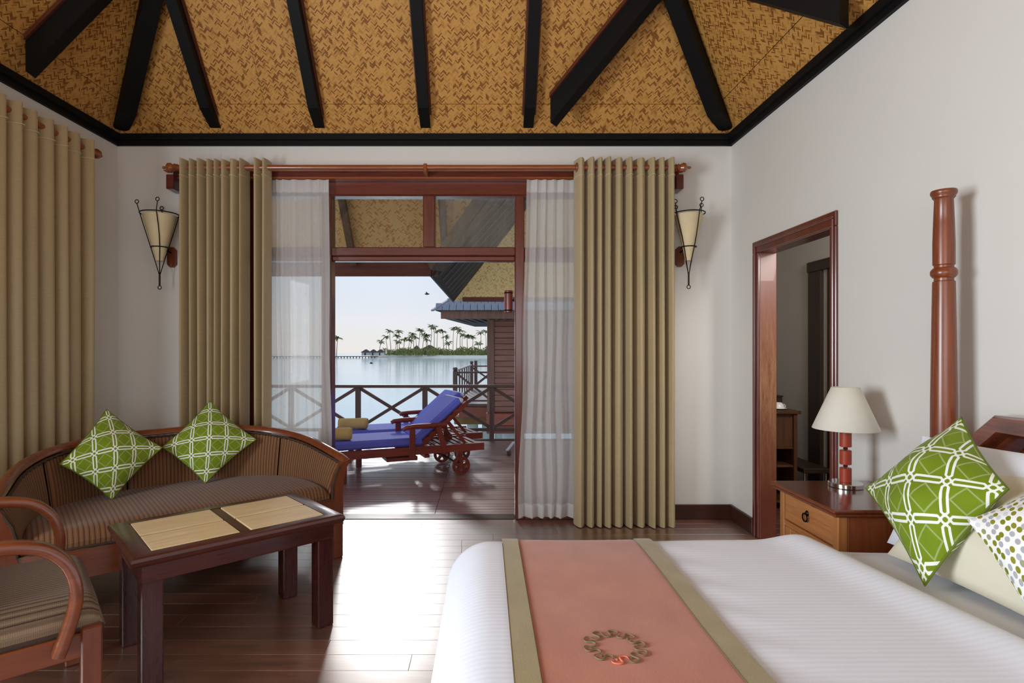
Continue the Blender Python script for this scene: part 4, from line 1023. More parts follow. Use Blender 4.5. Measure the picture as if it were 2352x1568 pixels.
# ------------------------------------------------------------------ wall sconces
def sconce(label, x, zt, r, bx):
    y0 = 4.105
    t = thing('wall_sconce', label, 'wall lamp', (x, YB, zt-0.5), 0, 'parchment cone sconces')
    z1, z2, zb, zj, ze = zt, zt-0.245, zt-0.345, zt-0.44, zt-0.545
    rad = lambda z_: r*(z_-zj)/(z1-zj)
    k0 = lambda z_: 0.93*rad(z_)
    put('parchment_shade', MB().lathe([(k0(zb), zb), (k0(zb+0.1), zb+0.1), (k0(z2), z2), (k0(z1-0.01), z1-0.01), (k0(z1-0.01)-0.003, z1-0.012), (k0(zb)-0.003, zb+0.002)], x, y0, 28), M['parchment'], t, True)
    fr_ = MB()
    for z_, rr in ((z1, r+0.004), (z2, rad(z2)+0.004)):
        put('ring', MB().tube([(x+rr*math.cos(q*2*PI/28), y0+rr*math.sin(q*2*PI/28), z_) for q in range(28)], 0.0042, 6, closed=True), M['iron'], t, True)
    for q in range(4):
        a = math.radians(25+90*q); top = z1+0.065; rr = r*(top-zj)/(z1-zj)
        pts = [(x+0.004*math.cos(a), y0+0.004*math.sin(a), zj)]+[(x+(rad(z_)+0.002)*math.cos(a+0.10*math.sin((z_-zj)*9)), y0+(rad(z_)+0.002)*math.sin(a+0.10*math.sin((z_-zj)*9)), z_) for z_ in (zj+0.1, z2, z2+0.08, z2+0.16, z1)]+[(x+rr*math.cos(a), y0+rr*math.sin(a), top)]
        ro = put('rod', MB().tube(pts, 0.0035, 6), M['iron'], t, True)
        cx_, cy_, cz_ = pts[-1]
        put('loop', MB().tube([(cx_+0.013*math.cos(k*PI/6), cy_, cz_+0.013+0.013*math.sin(k*PI/6)) for k in range(12)], 0.0032, 6, closed=True), M['iron'], ro, True)
    put('tail', MB().tube([(x, y0, zj+0.01), (x, y0, ze+0.018)], 0.0065, 8), M['iron'], t, True)
    put('loop', MB().tube([(x+0.013*math.cos(k*PI/6), y0, ze+0.006+0.013*math.sin(k*PI/6)) for k in range(12)], 0.0032, 6, closed=True), M['iron'], t, True)
    pl = [(-0.032, -0.055), (-0.012, -0.076), (0.012, -0.076), (0.032, -0.055), (0.032, 0.055), (0.012, 0.076), (-0.012, 0.076), (-0.032, 0.055)]
    put('wall_block', MB().prism(pl, Matrix(((1, 0, 0, bx), (0, 0, 1, 0), (0, 1, 0, z2-0.05), (0, 0, 0, 1))), YB-0.028, YB), M['sconce_wood'], t, True)
    put('arm', MB().tube([(bx, YB-0.02, z2-0.02), (x, y0+rad(z2), z2)], 0.006, 6), M['iron'], t, True)
    return t
sconce('parchment cone sconce in iron rods on the shaded wall left of the drape', -2.40, 2.288, 0.125, -2.385)
sconce('parchment cone sconce in iron rods on the bright wall right of the drape', 1.497, 2.292, 0.111, 1.478)

# ------------------------------------------------------------------ curved sofa
SA = math.radians(40.6); so = thing('curved_sofa', 'curved wooden sofa with brown striped upholstery in the corner', 'sofa', (-1.52, 2.965, 0), SA)
SW, SD = 0.80, 0.80
def spath(th, inset=0.0, ex=2.5):
    cs, sn = math.cos(th), math.sin(th); p = 2/ex
    return Vector(((SW-inset)*math.copysign(abs(cs)**p, cs), (SD-inset)*abs(sn)**p, 0))
def stan(th):
    e = 0.01; d = spath(min(th+e, PI))-spath(max(th-e, 0)); return d.normalized()
def sz(th): return 0.60+0.175*max(0, math.sin(th))**0.62
NTH = 64
# arc-length parameterisation
ths = [PI*k/400 for k in range(401)]; acc = [0.0]
for k in range(400): acc.append(acc[-1]+(spath(ths[k+1])-spath(ths[k])).length)
LT = acc[-1]
def th_at(s):
    t = s*LT; lo_, hi_ = 0, 400
    while hi_-lo_ > 1:
        m_ = (lo_+hi_)//2
        if acc[m_] <= t: lo_ = m_
        else: hi_ = m_
    return ths[lo_]+(ths[hi_]-ths[lo_])*((t-acc[lo_])/max(1e-9, acc[hi_]-acc[lo_]))
def nrm_in(th): t = stan(th); return Vector((-t.y, t.x, 0))       # into the seat
rail_pts = []; rail_fr = []
for k in range(NTH+1):
    th = th_at(k/NTH); p = spath(th); p.z = sz(th)
    fl = max(0, 1-min(k, NTH-k)/7)**2*0.05; n_i = nrm_in(th)
    p = p-n_i*fl-Vector((0, 0, fl*0.15)); rail_pts.append(p); rail_fr.append(n_i)
sec = [(-0.030, -0.014), (-0.024, 0.006), (-0.012, 0.016), (0.012, 0.016), (0.026, 0.004), (0.030, -0.014), (0.020, -0.020), (-0.020, -0.020)]
put('top_rail', MB().sweep(rail_pts, sec, lambda i: (rail_fr[i], Vector((0, 0, 1)))), M['sofa_wood'], so, smooth=50)
cuts = [0.0, 0.225, 0.41, 0.59, 0.775, 1.0]
for q in range(5):
    s0, s1 = cuts[q]+0.002, cuts[q+1]-0.002
    def fn(u, v):
        s_ = s0+(s1-s0)*u; th = th_at(s_); p = spath(th); n_i = nrm_in(th); zt = sz(th)-0.024; z_ = 0.385+(zt-0.385)*v
        edge = min(u, 1-u)*(s1-s0)*LT; bul = 0.022*(1-math.exp(-edge/0.012))*(0.4+0.6*math.sin(PI*min(1, v*0.9+0.05)))
        lean = 0.020+0.050*(1-v)
        fl = max(0, 1-min(s_, 1-s_)*9)**2*0.05*v
        p = p+n_i*(lean+bul-fl); return (p.x, p.y, z_)
    put('back_panel', MB().grid(fn, 22, 10, lambda u, v: ((s0+(s1-s0)*u)*LT, v*0.34)), M['sofa_fab'], so, smooth=80, normals=False)
def fo(u, v):
    th = th_at(u); p = spath(th); n_i = nrm_in(th); p = p-n_i*(0.012-0.0*v); z_ = 0.22+(sz(th)-0.03-0.22)*v; return (p.x, p.y, z_)
put('back_shell', MB().grid(fo, 50, 3), M['sofa_wood_z'], so, smooth=60, normals=False)
bp = []
for k in range(NTH*2+1):
    s_ = k/(NTH*2); th = th_at(s_); p = spath(th); fl = max(0, 1-min(s_, 1-s_)*9)**2*0.05; p = p+nrm_in(th)*(0.036-fl); p.z = sz(th)-0.030+(0.004 if k % 2 else 0); bp.append(p)
put('braid', MB().tube(bp, [0.007 if k % 2 else 0.0085 for k in range(len(bp))], 6), M['braid'], so, smooth=60)
def yback(x, inset): 
    a = max(0.0, 1-(abs(x)/(SW-inset))**2.5); return (SD-inset)*a**0.4
def fs_(u, v):
    x = (SW-0.068)*(2*u-1)*0.999; yb = max(0.03, yback(x, 0.06)); y0 = -0.035*(1-(2*u-1)**2)-0.005; y_ = y0+(yb-y0)*v
    ex = min(1, (1-abs(2*u-1))/0.10); ey = min(1, v/0.12)
    z_ = 0.395+0.052*math.sqrt(max(0, ex*(2-ex)))*math.sqrt(max(0, ey*(2-ey)))+0.012*math.sin(PI*v)
    return (x, y_, z_)
put('seat', MB().grid(fs_, 60, 22, lambda u, v: ((SW-0.068)*(2*u-1), fs_(u, v)[1])), M['sofa_fab'], so, smooth=80, normals=False)
def ff(u, v): x = (SW-0.068)*(2*u-1); return (x, -0.035*(1-(2*u-1)**2)-0.005, 0.395-0.03*v)
put('seat_front', MB().grid(ff, 40, 3, lambda u, v: ((SW-0.068)*(2*u-1), -v*0.03)), M['sofa_fab'], so, smooth=80, normals=False)
fb = [Vector((x/20*(SW-0.07), -0.038*(1-(x/20)**2)-0.008, 0.368)) for x in range(-20, 21)]
put('braid', MB().tube(fb, [0.006+0.002*(k % 2) for k in range(41)], 6), M['braid'], so, smooth=60)
ap = [Vector((x/20*(SW-0.03), -0.035*(1-(x/20)**2), 0.0)) for x in range(-20, 21)]
put('apron', MB().sweep(ap, [(-0.012, 0.225), (0.018, 0.225), (0.018, 0.37), (-0.012, 0.37)], lambda i: (Vector((0, 1, 0)), Vector((0, 0, 1)))), M['sofa_wood'], so, smooth=40)
put('seat_base', MB().grid(lambda u, v: ((SW-0.02)*(2*u-1), yback((SW-0.021)*(2*u-1), 0.02)*v, 0.23), 30, 3), M['base'], so, normals=False)
for sx in (-1, 1):
    prof = [(0.735, 0.205), (0.815, 0.205), (0.813, 0.40), (0.818, 0.48), (0.835, 0.55), (0.868, 0.598), (0.862, 0.606), (0.800, 0.585), (0.765, 0.52), (0.748, 0.45), (0.742, 0.38)]
    put('arm_post', MB().prism([(sx*x, z_) for x, z_ in prof], Matrix(((1, 0, 0, 0), (0, 0, 1, 0), (0, 1, 0, 0), (0, 0, 0, 1))), -0.022, 0.018), M['sofa_wood_z'], so, smooth=50)
    put('leg', MB().box((sx*0.785-0.03, -0.02, 0), (sx*0.785+0.03, 0.035, 0.21), 0.005), M['sofa_wood_z'], so)
    put('leg', MB().box((sx*0.45-0.03, 0.66, 0), (sx*0.45+0.03, 0.72, 0.24), 0.005), M['sofa_wood_z'], so)
    b4 = [(sx*(0.745+0.0), 0.37), (sx*0.748, 0.45), (sx*0.762, 0.51), (sx*0.792, 0.57)]
    put('braid', MB().tube([(x, -0.018, z_) for x, z_ in b4], 0.008, 6), M['braid'], so, smooth=60)

# ------------------------------------------------------------------ cushions and pillows
def cushion_mesh(top, right, bottom, left, puff, n=26, pinch=0.10):
    T, R, B, L = map(Vector, (top, right, bottom, left)); ce_ = (T+R+B+L)/4
    nn = (R-L).cross(T-B).normalized(); side = ((T-R).length+(R-B).length)/2
    mb = MB(); half = side/2
    def arc(a, b_):         # cloth length from the middle to a, across a section at b_
        k = puff*max(0, 1-b_*b_)**0.72; tot = 0; N_ = 24; pa_, ph_ = 0.0, k
        for i in range(1, N_+1):
            x_ = abs(a)*math.sin(PI/2*i/N_); h_ = k*max(0, 1-x_*x_)**0.72; tot += math.hypot((x_-pa_)*half, h_-ph_); pa_, ph_ = x_, h_
        return math.copysign(tot, a)
    def cuv(u, v, sg):
        a, b_ = math.sin(PI*(u-0.5)), math.sin(PI*(v-0.5)); return (arc(a, b_)*sg, arc(b_, a))
    for sg in (1, -1):
        def fn(u, v):
            a, b_ = math.sin(PI*(u-0.5)), math.sin(PI*(v-0.5))
            pa = a*(1-pinch*(1-b_*b_)*abs(a)); pb = b_*(1-pinch*(1-a*a)*abs(b_))
            uu, vv = (pa+1)/2, (pb+1)/2
            # (0,0)=bottom (1,0)=right (1,1)=top (0,1)=left
            p = B*(1-uu)*(1-vv)+R*uu*(1-vv)+T*uu*vv+L*(1-uu)*vv
            h = puff*(max(0, 1-a*a)**0.72)*(max(0, 1-b_*b_)**0.72)
            wr = 0.10*puff*math.sin(6*a+3*b_)*math.sin(5*b_)*(1-a*a)*(1-b_*b_)
            return tuple(p+nn*sg*(h+wr))
        mb.grid(fn, n, n, lambda u, v: cuv(u, v, sg))
    return mb, (ce_.x, ce_.y, min(T.z, R.z, B.z, L.z))
def cushion(name, label, cat, corners, puff, m, hem=None, group=None, pinch=0.07):
    mb, base = cushion_mesh(*corners, puff, pinch=pinch); t = thing(name, label, cat, base, 0, group)
    put('cover', mb, m, t, True, smooth=80)
    T, R, B, L = map(Vector, corners); pts = []
    for a, b_ in ((B, R), (R, T), (T, L), (L, B)):
        cen = (T+R+B+L)/4
        for k in range(14):
            f = k/14; p = a+(b_-a)*f; mid = (a+b_)/2; p = p+(cen-mid)*(pinch*(1-(2*f-1)**2)); pts.append(p)
    if hem: put('piping', MB().tube(pts, 0.0035, 6, closed=True), hem, t, True, smooth=60)
    return t
cushion('throw_cushion', 'green lattice-print cushion standing on its corner nearer the armchair end of the sofa', 'cushion',
        ((-2.27, 3.34, 0.937), (-1.955, 3.37, 0.700), (-2.085, 3.11, 0.455), (-2.275, 2.98, 0.683)), 0.075, M['green'], M['green_hem'], 'green lattice cushions')
cushion('throw_cushion', 'green lattice-print cushion standing on its corner in the middle of the sofa', 'cushion',
        ((-1.86, 3.76, 0.945), (-1.53, 3.72, 0.693), (-1.755, 3.49, 0.455), (-2.015, 3.47, 0.685)), 0.075, M['green'], M['green_hem'], 'green lattice cushions')

# ------------------------------------------------------------------ coffee table
ct = thing('coffee_table', 'dark mahogany coffee table with four bamboo inlay panels on top', 'coffee table', (-1.171, 2.551, 0), math.radians(41.5))
TX, TY, TZ = 0.432, 0.283, 0.52
Ii = 0.075
edge_sec = [(0.0, -0.036), (-0.006, -0.036), (-0.010, -0.028), (-0.002, -0.012), (-0.004, -0.004), (-0.012, 0.0)]
top = MB(); ix0, iy0 = TX-Ii, TY-0.058
loops = [(TX-0.012, TY-0.012, TZ-0.040), (TX-0.004, TY-0.004, TZ-0.030), (TX, TY, TZ-0.016), (TX-0.004, TY-0.004, TZ-0.005), (TX-0.016, TY-0.016, TZ), (ix0, iy0, TZ), (ix0, iy0, TZ-0.014)]
vs = []
for a, b_, z_ in loops: vs += [(-a, -b_, z_), (a, -b_, z_), (a, b_, z_), (-a, b_, z_)]
fs2 = [(r*4+k, r*4+(k+1) % 4, (r+1)*4+(k+1) % 4, (r+1)*4+k) for r in range(len(loops)-1) for k in range(4)]
fs2 += [(3, 2, 1, 0), tuple(range(len(vs)-4, len(vs)))]
put('table_top', top.add(vs, fs2), M['table'], ct, smooth=30)
put('top_divider', MB().box((-0.020, -iy0, TZ-0.014), (0.020, iy0, TZ-0.002), 0.003), M['table'], ct)
for sx in (-1, 1):
    for sy in (-1, 1):
        xa, xb = sorted((sx*0.024, sx*(ix0-0.004))); ya, yb = sorted((sy*0.009, sy*(iy0-0.006)))
        put('bamboo_panel', MB().box((xa, ya, TZ-0.013), (xb, yb, TZ+0.001), 0.002), M['bamboo'], ct)
        put('leg', MB().box((sx*(TX-0.078)-0.038, sy*(TY-0.078)-0.038, 0), (sx*(TX-0.078)+0.038, sy*(TY-0.078)+0.038, TZ-0.04), 0.004), M['table_z'], ct)
for sy in (-1, 1): put('apron', MB().box((-TX+0.04, sy*(TY-0.045)-0.011, TZ-0.112), (TX-0.04, sy*(TY-0.045)+0.011, TZ-0.038), 0.002), M['table'], ct)
for sx in (-1, 1): put('apron', MB().box((sx*(TX-0.045)-0.011, -TY+0.05, TZ-0.112), (sx*(TX-0.045)+0.011, TY-0.05, TZ-0.038), 0.002), M['table_z'], ct)

# ------------------------------------------------------------------ armchair
ch = thing('armchair', 'bentwood armchair with brown checked seat, cut off beside the coffee table', 'armchair', (-1.488, 2.095, 0), math.radians(41))
for sy in (-1, 1):
    put('leg', MB().box((-0.055, sy*0.300-0.026, 0), (0.004, sy*0.300+0.026, 0.385), 0.005), M['sofa_wood_z'], ch)
    put('leg', MB().beam((-0.56, sy*0.27, 0), (-0.53, sy*0.27, 0.40), 0.05, 0.05, (1, 0, 0), 0.005), M['sofa_wood_z'], ch)
    put('side_rail', MB().box((-0.56, sy*0.292-0.016, 0.285), (-0.05, sy*0.292+0.016, 0.365), 0.004), M['sofa_wood'], ch)
    path = [(-0.115, 0.325), (-0.090, 0.40), (-0.070, 0.48), (-0.072, 0.55), (-0.095, 0.615), (-0.145, 0.668), (-0.21, 0.692), (-0.30, 0.700), (-0.42, 0.694), (-0.55, 0.672), (-0.66, 0.640)]
    # smooth the path
    pp = []
    for i in range(len(path)-1):
        p0 = Vector(path[max(i-1, 0)]+(0,)); p1 = Vector(path[i]+(0,)); p2 = Vector(path[i+1]+(0,)); p3 = Vector(path[min(i+2, len(path)-1)]+(0,))
        for k in range(4):
            t = k/4; pp.append(0.5*((2*p1)+(p2-p0)*t+(2*p0-5*p1+4*p2-p3)*t*t+(3*p1-p0-3*p2+p3)*t**3))
    pp.append(Vector(path[-1]+(0,)))
    P3 = [Vector((p.x, sy*0.334, p.y)) for p in pp]
    def fr2(i):
        d = (P3[min(i+1, len(P3)-1)]-P3[max(i-1, 0)]).normalized(); return Vector((0, 1, 0)), Vector((0, 1, 0)).cross(d)
    s2 = [(-0.026, -0.012), (-0.020, -0.018), (0.020, -0.018), (0.026, -0.012), (0.026, 0.012), (0.020, 0.018), (-0.020, 0.018), (-0.026, 0.012)]
    put('armrest', MB().sweep(P3, s2, fr2), M['sofa_wood'], ch, smooth=50)
    put('back_post', MB().beam((-0.54, sy*0.27, 0.38), (-0.66, sy*0.27, 0.90), 0.045, 0.05, (1, 0, 0), 0.005), M['sofa_wood_z'], ch)
put('front_rail', MB().box((-0.05, -0.275, 0.290), (-0.018, 0.275, 0.375), 0.004), M['sofa_wood_z'], ch)
def fc(u, v):
    a, b_ = 2*u-1, 2*v-1; x = -0.27+0.285*a; y_ = 0.300*b_
    ex = min(1, (1-abs(a))/0.22); ey = min(1, (1-abs(b_))/0.30)
    return (x, y_, 0.372+0.098*math.sqrt(max(0, ex*(2-ex)))**0.9*math.sqrt(max(0, ey*(2-ey)))**0.9+0.018*(1-a*a)*(1-b_*b_))
put('seat', MB().grid(fc, 36, 36, lambda u, v: (0.57*u, 0.60*v)), M['chair_fab'], ch, smooth=80, normals=False)
put('seat_base', MB().box((-0.55, -0.295, 0.345), (0.012, 0.295, 0.378), 0.006), M['braid'], ch)
def fbk(u, v):
    b_ = 2*v-1; a = u; x = -0.565-0.10*a; z_ = 0.46+0.44*a
    bul = 0.05*math.sqrt(max(0, 1-(2*u-1)**2))*math.sqrt(max(0, 1-b_*b_)); return (x+bul, 0.25*b_, z_)
put('backrest', MB().grid(fbk, 20, 20, lambda u, v: (0.45*u, 0.5*v)), M['chair_fab'], ch, smooth=80, normals=False)
put('back_panel', MB().beam((-0.575, 0, 0.45), (-0.675, 0, 0.90), 0.50, 0.018, (1, 0, 0)), M['sofa_wood_z'], ch)

# ------------------------------------------------------------------ bed
BZ = 0.627
bd = thing('bed', 'large wooden bed with turned corner posts and carved headboard against the white wall', 'bed', (0.9, 1.2, 0))
put('bed_frame', MB().box((-0.06, 0.30, 0.14), (1.80, 2.03, 0.30), 0.01), M['bed_wood_y'], bd, True)
put('mattress', MB().box((-0.03, 0.33, 0.30), (1.78, 2.01, 0.575), 0.05), M['linen_plain'], bd, True)
for x0, y0 in ((0.0, 0.36), (0.0, 1.97), (1.74, 0.36)): put('leg', MB().box((x0-0.04, y0-0.04, 0), (x0+0.04, y0+0.04, 0.15), 0.005), M['bed_wood'], bd, True)
def post(x0, y0):
    pr_ = [(0.050, 0.0), (0.050, 0.28), (0.056, 0.30), (0.056, 0.34), (0.050, 0.36), (0.0545, 0.50), (0.0555, 0.80), (0.0540, 1.10), (0.0500, 1.35), (0.0462, 1.545), (0.0455, 1.555), (0.0400, 1.558), (0.0400, 1.568),
           (0.0470, 1.572), (0.0535, 1.580), (0.0550, 1.588), (0.0535, 1.597), (0.0470, 1.605), (0.0400, 1.609), (0.0400, 1.616), (0.0452, 1.620), (0.0452, 1.70), (0.0425, 1.78), (0.0385, 1.868), (0.0420, 1.872), (0.0470, 1.876), (0.0475, 1.882), (0.0530, 1.888), (0.0548, 1.896), (0.0520, 1.903), (0.0, 1.904)]
    return put('bedpost', MB().lathe([(r*0.775, z_) for r, z_ in pr_], x0, y0, 32), M['bed_wood'], bd, True, smooth=40)
post(1.752, 2.13); post(1.752, 0.20)
hx = 1.815
hb_pts = [(2.07, 0.925), (1.945, 1.038), (1.80, 1.040), (1.165, 1.055), (0.53, 1.040), (0.385, 1.038), (0.26, 0.925)]
secH = [(-0.040, -0.030), (-0.028, -0.040), (0.028, -0.040), (0.040, -0.028), (0.040, 0.022), (0.030, 0.030), (-0.022, 0.030), (-0.036, 0.020)]
HP = [Vector((hx-0.005, y_, z_)) for y_, z_ in hb_pts]
def frH(i):
    d = (HP[min(i+1, len(HP)-1)]-HP[max(i-1, 0)]).normalized(); up = Vector((1, 0, 0)).cross(d); up = up if up.z > 0 else -up; return Vector((1, 0, 0)), up
put('top_rail', MB().sweep(HP, secH, frH), M['bed_wood_y'], bd, True, smooth=40)
put('headboard', MB().prism([(2.07, 0.30), (2.07, 0.90), (1.945, 1.01), (0.385, 1.01), (0.26, 0.90), (0.26, 0.30)], Matrix(((0, 0, 1, 0), (1, 0, 0, 0), (0, 1, 0, 0), (0, 0, 0, 1))), hx+0.005, hx+0.04), M['bed_wood_y'], bd, True, smooth=0)
put('headboard_panel', MB().box((hx-0.045, 0.50, 0.62), (hx+0.01, 1.868, 0.985), 0.03), M['bed_wood_y'], bd, True, smooth=50)

# duvet: rounded at the foot and far side, a fold near the pillows
X0, Y0r, Rr = 0.018, 1.925, 0.15
def duvet_pt(a, bq):
    # a: coordinate along the bed (from foot), bq: across; negative / beyond values run over the edges
    dx = max(0, X0-a); dy1 = max(0, bq-Y0r); dy0 = max(0, 0.45-bq); dy = dy1-dy0; dist = math.hypot(dx, dy)
    x, y_, z_ = max(a, X0), min(max(bq, 0.45), Y0r), BZ
    if dist > 1e-6:
        ux, uy = -dx/dist, dy/dist
        if dist < Rr*PI/2: h, v = Rr*math.sin(dist/Rr), Rr*(1-math.cos(dist/Rr))
        else: h, v = Rr+0.02*(dist-Rr*PI/2), Rr+dist-Rr*PI/2
        x += ux*h; y_ += uy*h; z_ -= v
    fold = 1.075+0.12*(2.05-min(bq, 2.05))/0.85*1.0
    t = a-fold
    wf = max(0, 1-max(0, dy1-0.02)/0.22)
    if t > -0.25:
        z_ += 0.022*math.exp(-(t/0.075)**2)*wf
        if t > 0.0: z_ -= 0.058*(1-math.exp(-(t/0.13)**2))*wf
    z_ += 0.0035*math.sin(3.1*a+1.7*math.sin(2.3*bq))*math.cos(2.7*bq+a) + 0.0025*math.sin(11*bq+4*a)*max(0, math.sin(5*a))
    # soft creases beside the runner
    z_ += 0.003*math.sin(40*bq+3*a)*math.exp(-((a-0.64)/0.06)**2)
    return Vector((x, y_, z_))
A0, A1, B0, B1 = -0.50, 1.47, 0.02, 2.36
dv = put('duvet', MB().grid(lambda u, v: tuple(duvet_pt(A0+(A1-A0)*u, B0+(B1-B0)*v)), 150, 120, lambda u, v: (A0+(A1-A0)*u, B0+(B1-B0)*v)), M['linen'], smooth=80, normals=False)
tag(dv, 'white satin-striped duvet spread over the bed, folded edge near the pillows', 'duvet')
sheet_o = put('fitted_sheet', MB().grid(lambda u, v: (0.9+0.89*u, 0.34+1.665*v, 0.580+0.003*math.sin(9*u+4*v)+0.004*math.sin(13*v)-0.05*max(0, abs(2*v-1)-0.94)/0.06), 30, 40, lambda u, v: (0.9*u, 1.7*v)), M['linen_plain'], smooth=80, normals=False)
tag(sheet_o, 'white bottom sheet showing between the folded duvet and the pillows', 'sheet')
# runner with trim and embroidered ring
rn = thing('bed_runner', 'salmon woollen bed runner with olive borders and an embroidered ring', 'bed runner', (0.31, 1.2, BZ))
def strip(name, a0, a1, m, lift, na=14):
    def fn(u, v):
        a, bq = a0+(a1-a0)*u, 0.06+(2.24-0.06)*v; e = 0.004; p = duvet_pt(a, bq)
        n_ = (duvet_pt(a+e, bq)-p).cross(duvet_pt(a, bq+e)-p).normalized(); n_ = n_ if n_.z > 0 or bq > 1.9 else -n_
        return tuple(p+n_*lift)
    return put(name, MB().grid(fn, na, 130, lambda u, v: (a0+(a1-a0)*u, 0.06+2.18*v)), m, rn, True, smooth=80, normals=False)
strip('runner_cloth', 0.060, 0.575, M['salmon'], 0.006)
strip('border', 0.057, 0.113, M['olive'], 0.0095, 5); strip('border', 0.520, 0.578, M['olive'], 0.0095, 5)
ec = (0.290, 1.247); tz = BZ+0.010
for x0 in (0.113, 0.520, 0.058):
    put('border_seam', MB().tube([duvet_pt(x0, 0.1+k*0.04)+Vector((0, 0, 0.0092)) for k in range(46)], 0.0011, 5), M['thread_olive'], rn, True, smooth=60)
NS = 10
em = None
for k in range(NS):
    pts = []
    for q in range(22):
        t = q/21; a = 2*PI*(k+t)/NS-0.090*math.sin(4*PI*t); r = 0.0565+0.0145*math.sin(2*PI*t)
        x_, y_ = ec[0]+r*math.cos(a), ec[1]+r*math.sin(a); pts.append((x_, y_, duvet_pt(x_, y_).z+0.0085))
    mt = M['thread_coral'] if k == 7 else M['thread_olive']
    put('embroidered_scroll', MB().tube(pts, [0.0009+0.0013*math.sin(PI*q/21) for q in range(22)], 6), mt, rn, True, smooth=60)
    a = 2*PI*(k+0.25)/NS; x_, y_ = ec[0]+0.053*math.cos(a), ec[1]+0.053*math.sin(a)
    put('embroidered_dot', MB().lathe([(0.0035, 0), (0.003, 0.0012), (0, 0.0018)], x_, y_, 10, None), mt, rn, False) if False else put('embroidered_dot', MB().lathe([(0.0032, duvet_pt(x_, y_).z+0.0065), (0.0030, duvet_pt(x_, y_).z+0.0085), (0, duvet_pt(x_, y_).z+0.0092)], x_, y_, 10), mt, rn, True)

cushion('pillow', 'white pillow upright against the carved headboard, behind the others', 'pillow',
        ((1.69, 1.36, 1.00), (1.53, 1.36, 0.59), (1.47, 2.04, 0.59), (1.60, 2.04, 0.98)), 0.095, M['linen_plain'], None, 'white bed pillows', 0.05)
cushion('pillow', 'cream pillow leaning in front of the upright white pillow', 'pillow',
        ((1.63, 1.26, 0.95), (1.40, 1.26, 0.60), (1.37, 1.90, 0.60), (1.57, 1.90, 0.93)), 0.085, M['linen_cream'], None, 'white bed pillows', 0.05)
cushion('throw_cushion', 'large green lattice-print cushion on the bed, leaning on the white pillows', 'cushion',
        ((1.555, 1.82, 1.075), (1.435, 1.53, 0.915), (1.285, 1.63, 0.607), (1.365, 2.0, 0.80)), 0.095, M['green'], M['green_hem'], 'green lattice cushions')
cushion('throw_cushion', 'white cushion with olive and grey dots at the bed edge', 'cushion',
        ((1.53, 1.46, 0.985), (1.47, 1.12, 0.84), (1.30, 1.285, 0.600), (1.300, 1.505, 0.838)), 0.085, M['dots'], None)

# ------------------------------------------------------------------ nightstand and lamp
nsd = thing('nightstand', 'wooden nightstand with one ring-pull drawer beside the bed', 'nightstand', (1.63, 2.47, 0))
NX0, NX1, NY0, NY1, NZ = 1.386, 1.872, 2.216, 2.72, 0.656
put('top', MB().box((NX0, NY0, NZ-0.016), (NX1, NY1, NZ), 0.005).box((NX0+0.008, NY0+0.008, NZ-0.032), (NX1, NY1-0.008, NZ-0.015), 0.005), M['stand_top'], nsd, True)
bx0, by0, by1 = NX0+0.035, NY0+0.03, NY1-0.03
put('body', MB().box((bx0+0.014, by0+0.004, 0.08), (NX1-0.005, by1-0.004, NZ-0.03)), M['stand_side_shade'], nsd, True, smooth=0)
for ya in (by0, by1-0.036): put('stile', MB().box((bx0, ya, 0.0), (bx0+0.04, ya+0.036, NZ-0.03), 0.003), M['stand_z'], nsd, True)
for ya in (by0, by1-0.036): put('leg', MB().box((NX1-0.05, ya, 0.0), (NX1-0.008, ya+0.036, 0.1), 0.003), M['stand_side_shade'], nsd, True)
put('side_panel', MB().box((bx0+0.04, by0-0.0, 0.10), (NX1-0.01, by0+0.006, NZ-0.03), 0.002), M['stand_side_shade'], nsd, True)
dwr = put('drawer', MB().box((bx0+0.004, by0+0.039, NZ-0.165), (bx0+0.02, by1-0.039, NZ-0.042), 0.003), M['stand'], nsd, True)
ym = (by0+by1)/2; zm = NZ-0.098
put('pull_plate', MB().lathe([(0.013, 0), (0.011, 0.004), (0.005, 0.008), (0.0, 0.010)], 0, 0, 16, Matrix.Translation((bx0+0.004, ym, zm+0.012)) @ Matrix.Rotation(-PI/2, 4, 'Y')), M['bronze'], dwr, True)
put('ring_pull', MB().tube([(bx0-0.007, ym+0.018*math.cos(k*PI/9), zm-0.006+0.018*math.sin(k*PI/9)) for k in range(18)], 0.0035, 6, closed=True), M['bronze'], dwr, True)
put('rail', MB().box((bx0+0.002, by0+0.036, NZ-0.195), (bx0+0.03, by1-0.036, NZ-0.170), 0.002), M['stand'], nsd, True)
dd2 = put('door', MB().box((bx0+0.010, by0+0.039, 0.10), (bx0+0.02, by1-0.039, NZ-0.198), 0.003), M['stand'], nsd, True)
put('door_frame', MB().box((bx0+0.004, by0+0.039, 0.10), (bx0+0.02, by0+0.085, NZ-0.198), 0.002).box((bx0+0.004, by1-0.085, 0.10), (bx0+0.02, by1-0.039, NZ-0.198), 0.002).box((bx0+0.004, by0+0.086, NZ-0.24), (bx0+0.02, by1-0.086, NZ-0.198), 0.002), M['stand'], dd2, True)
LX, LY = 1.680, 2.60
lp = thing('table_lamp', 'table lamp with ivory cone shade and stacked red cylinders on the nightstand', 'table lamp', (LX, LY, NZ))
put('base', MB().lathe([(0.069, NZ), (0.0715, NZ+0.003), (0.0715, NZ+0.019), (0.069, NZ+0.022), (0.0, NZ+0.023)], LX, LY, 36), M['chrome'], lp, True)
for z0_, z1_ in ((NZ+0.022, NZ+0.088), (NZ+0.104, NZ+0.170), (NZ+0.186, NZ+0.255)):
    put('column', MB().lathe([(0.0225, z0_), (0.0245, z0_+0.002), (0.0245, z1_-0.002), (0.0225, z1_)], LX, LY, 24), M['red_leather'], lp, True)
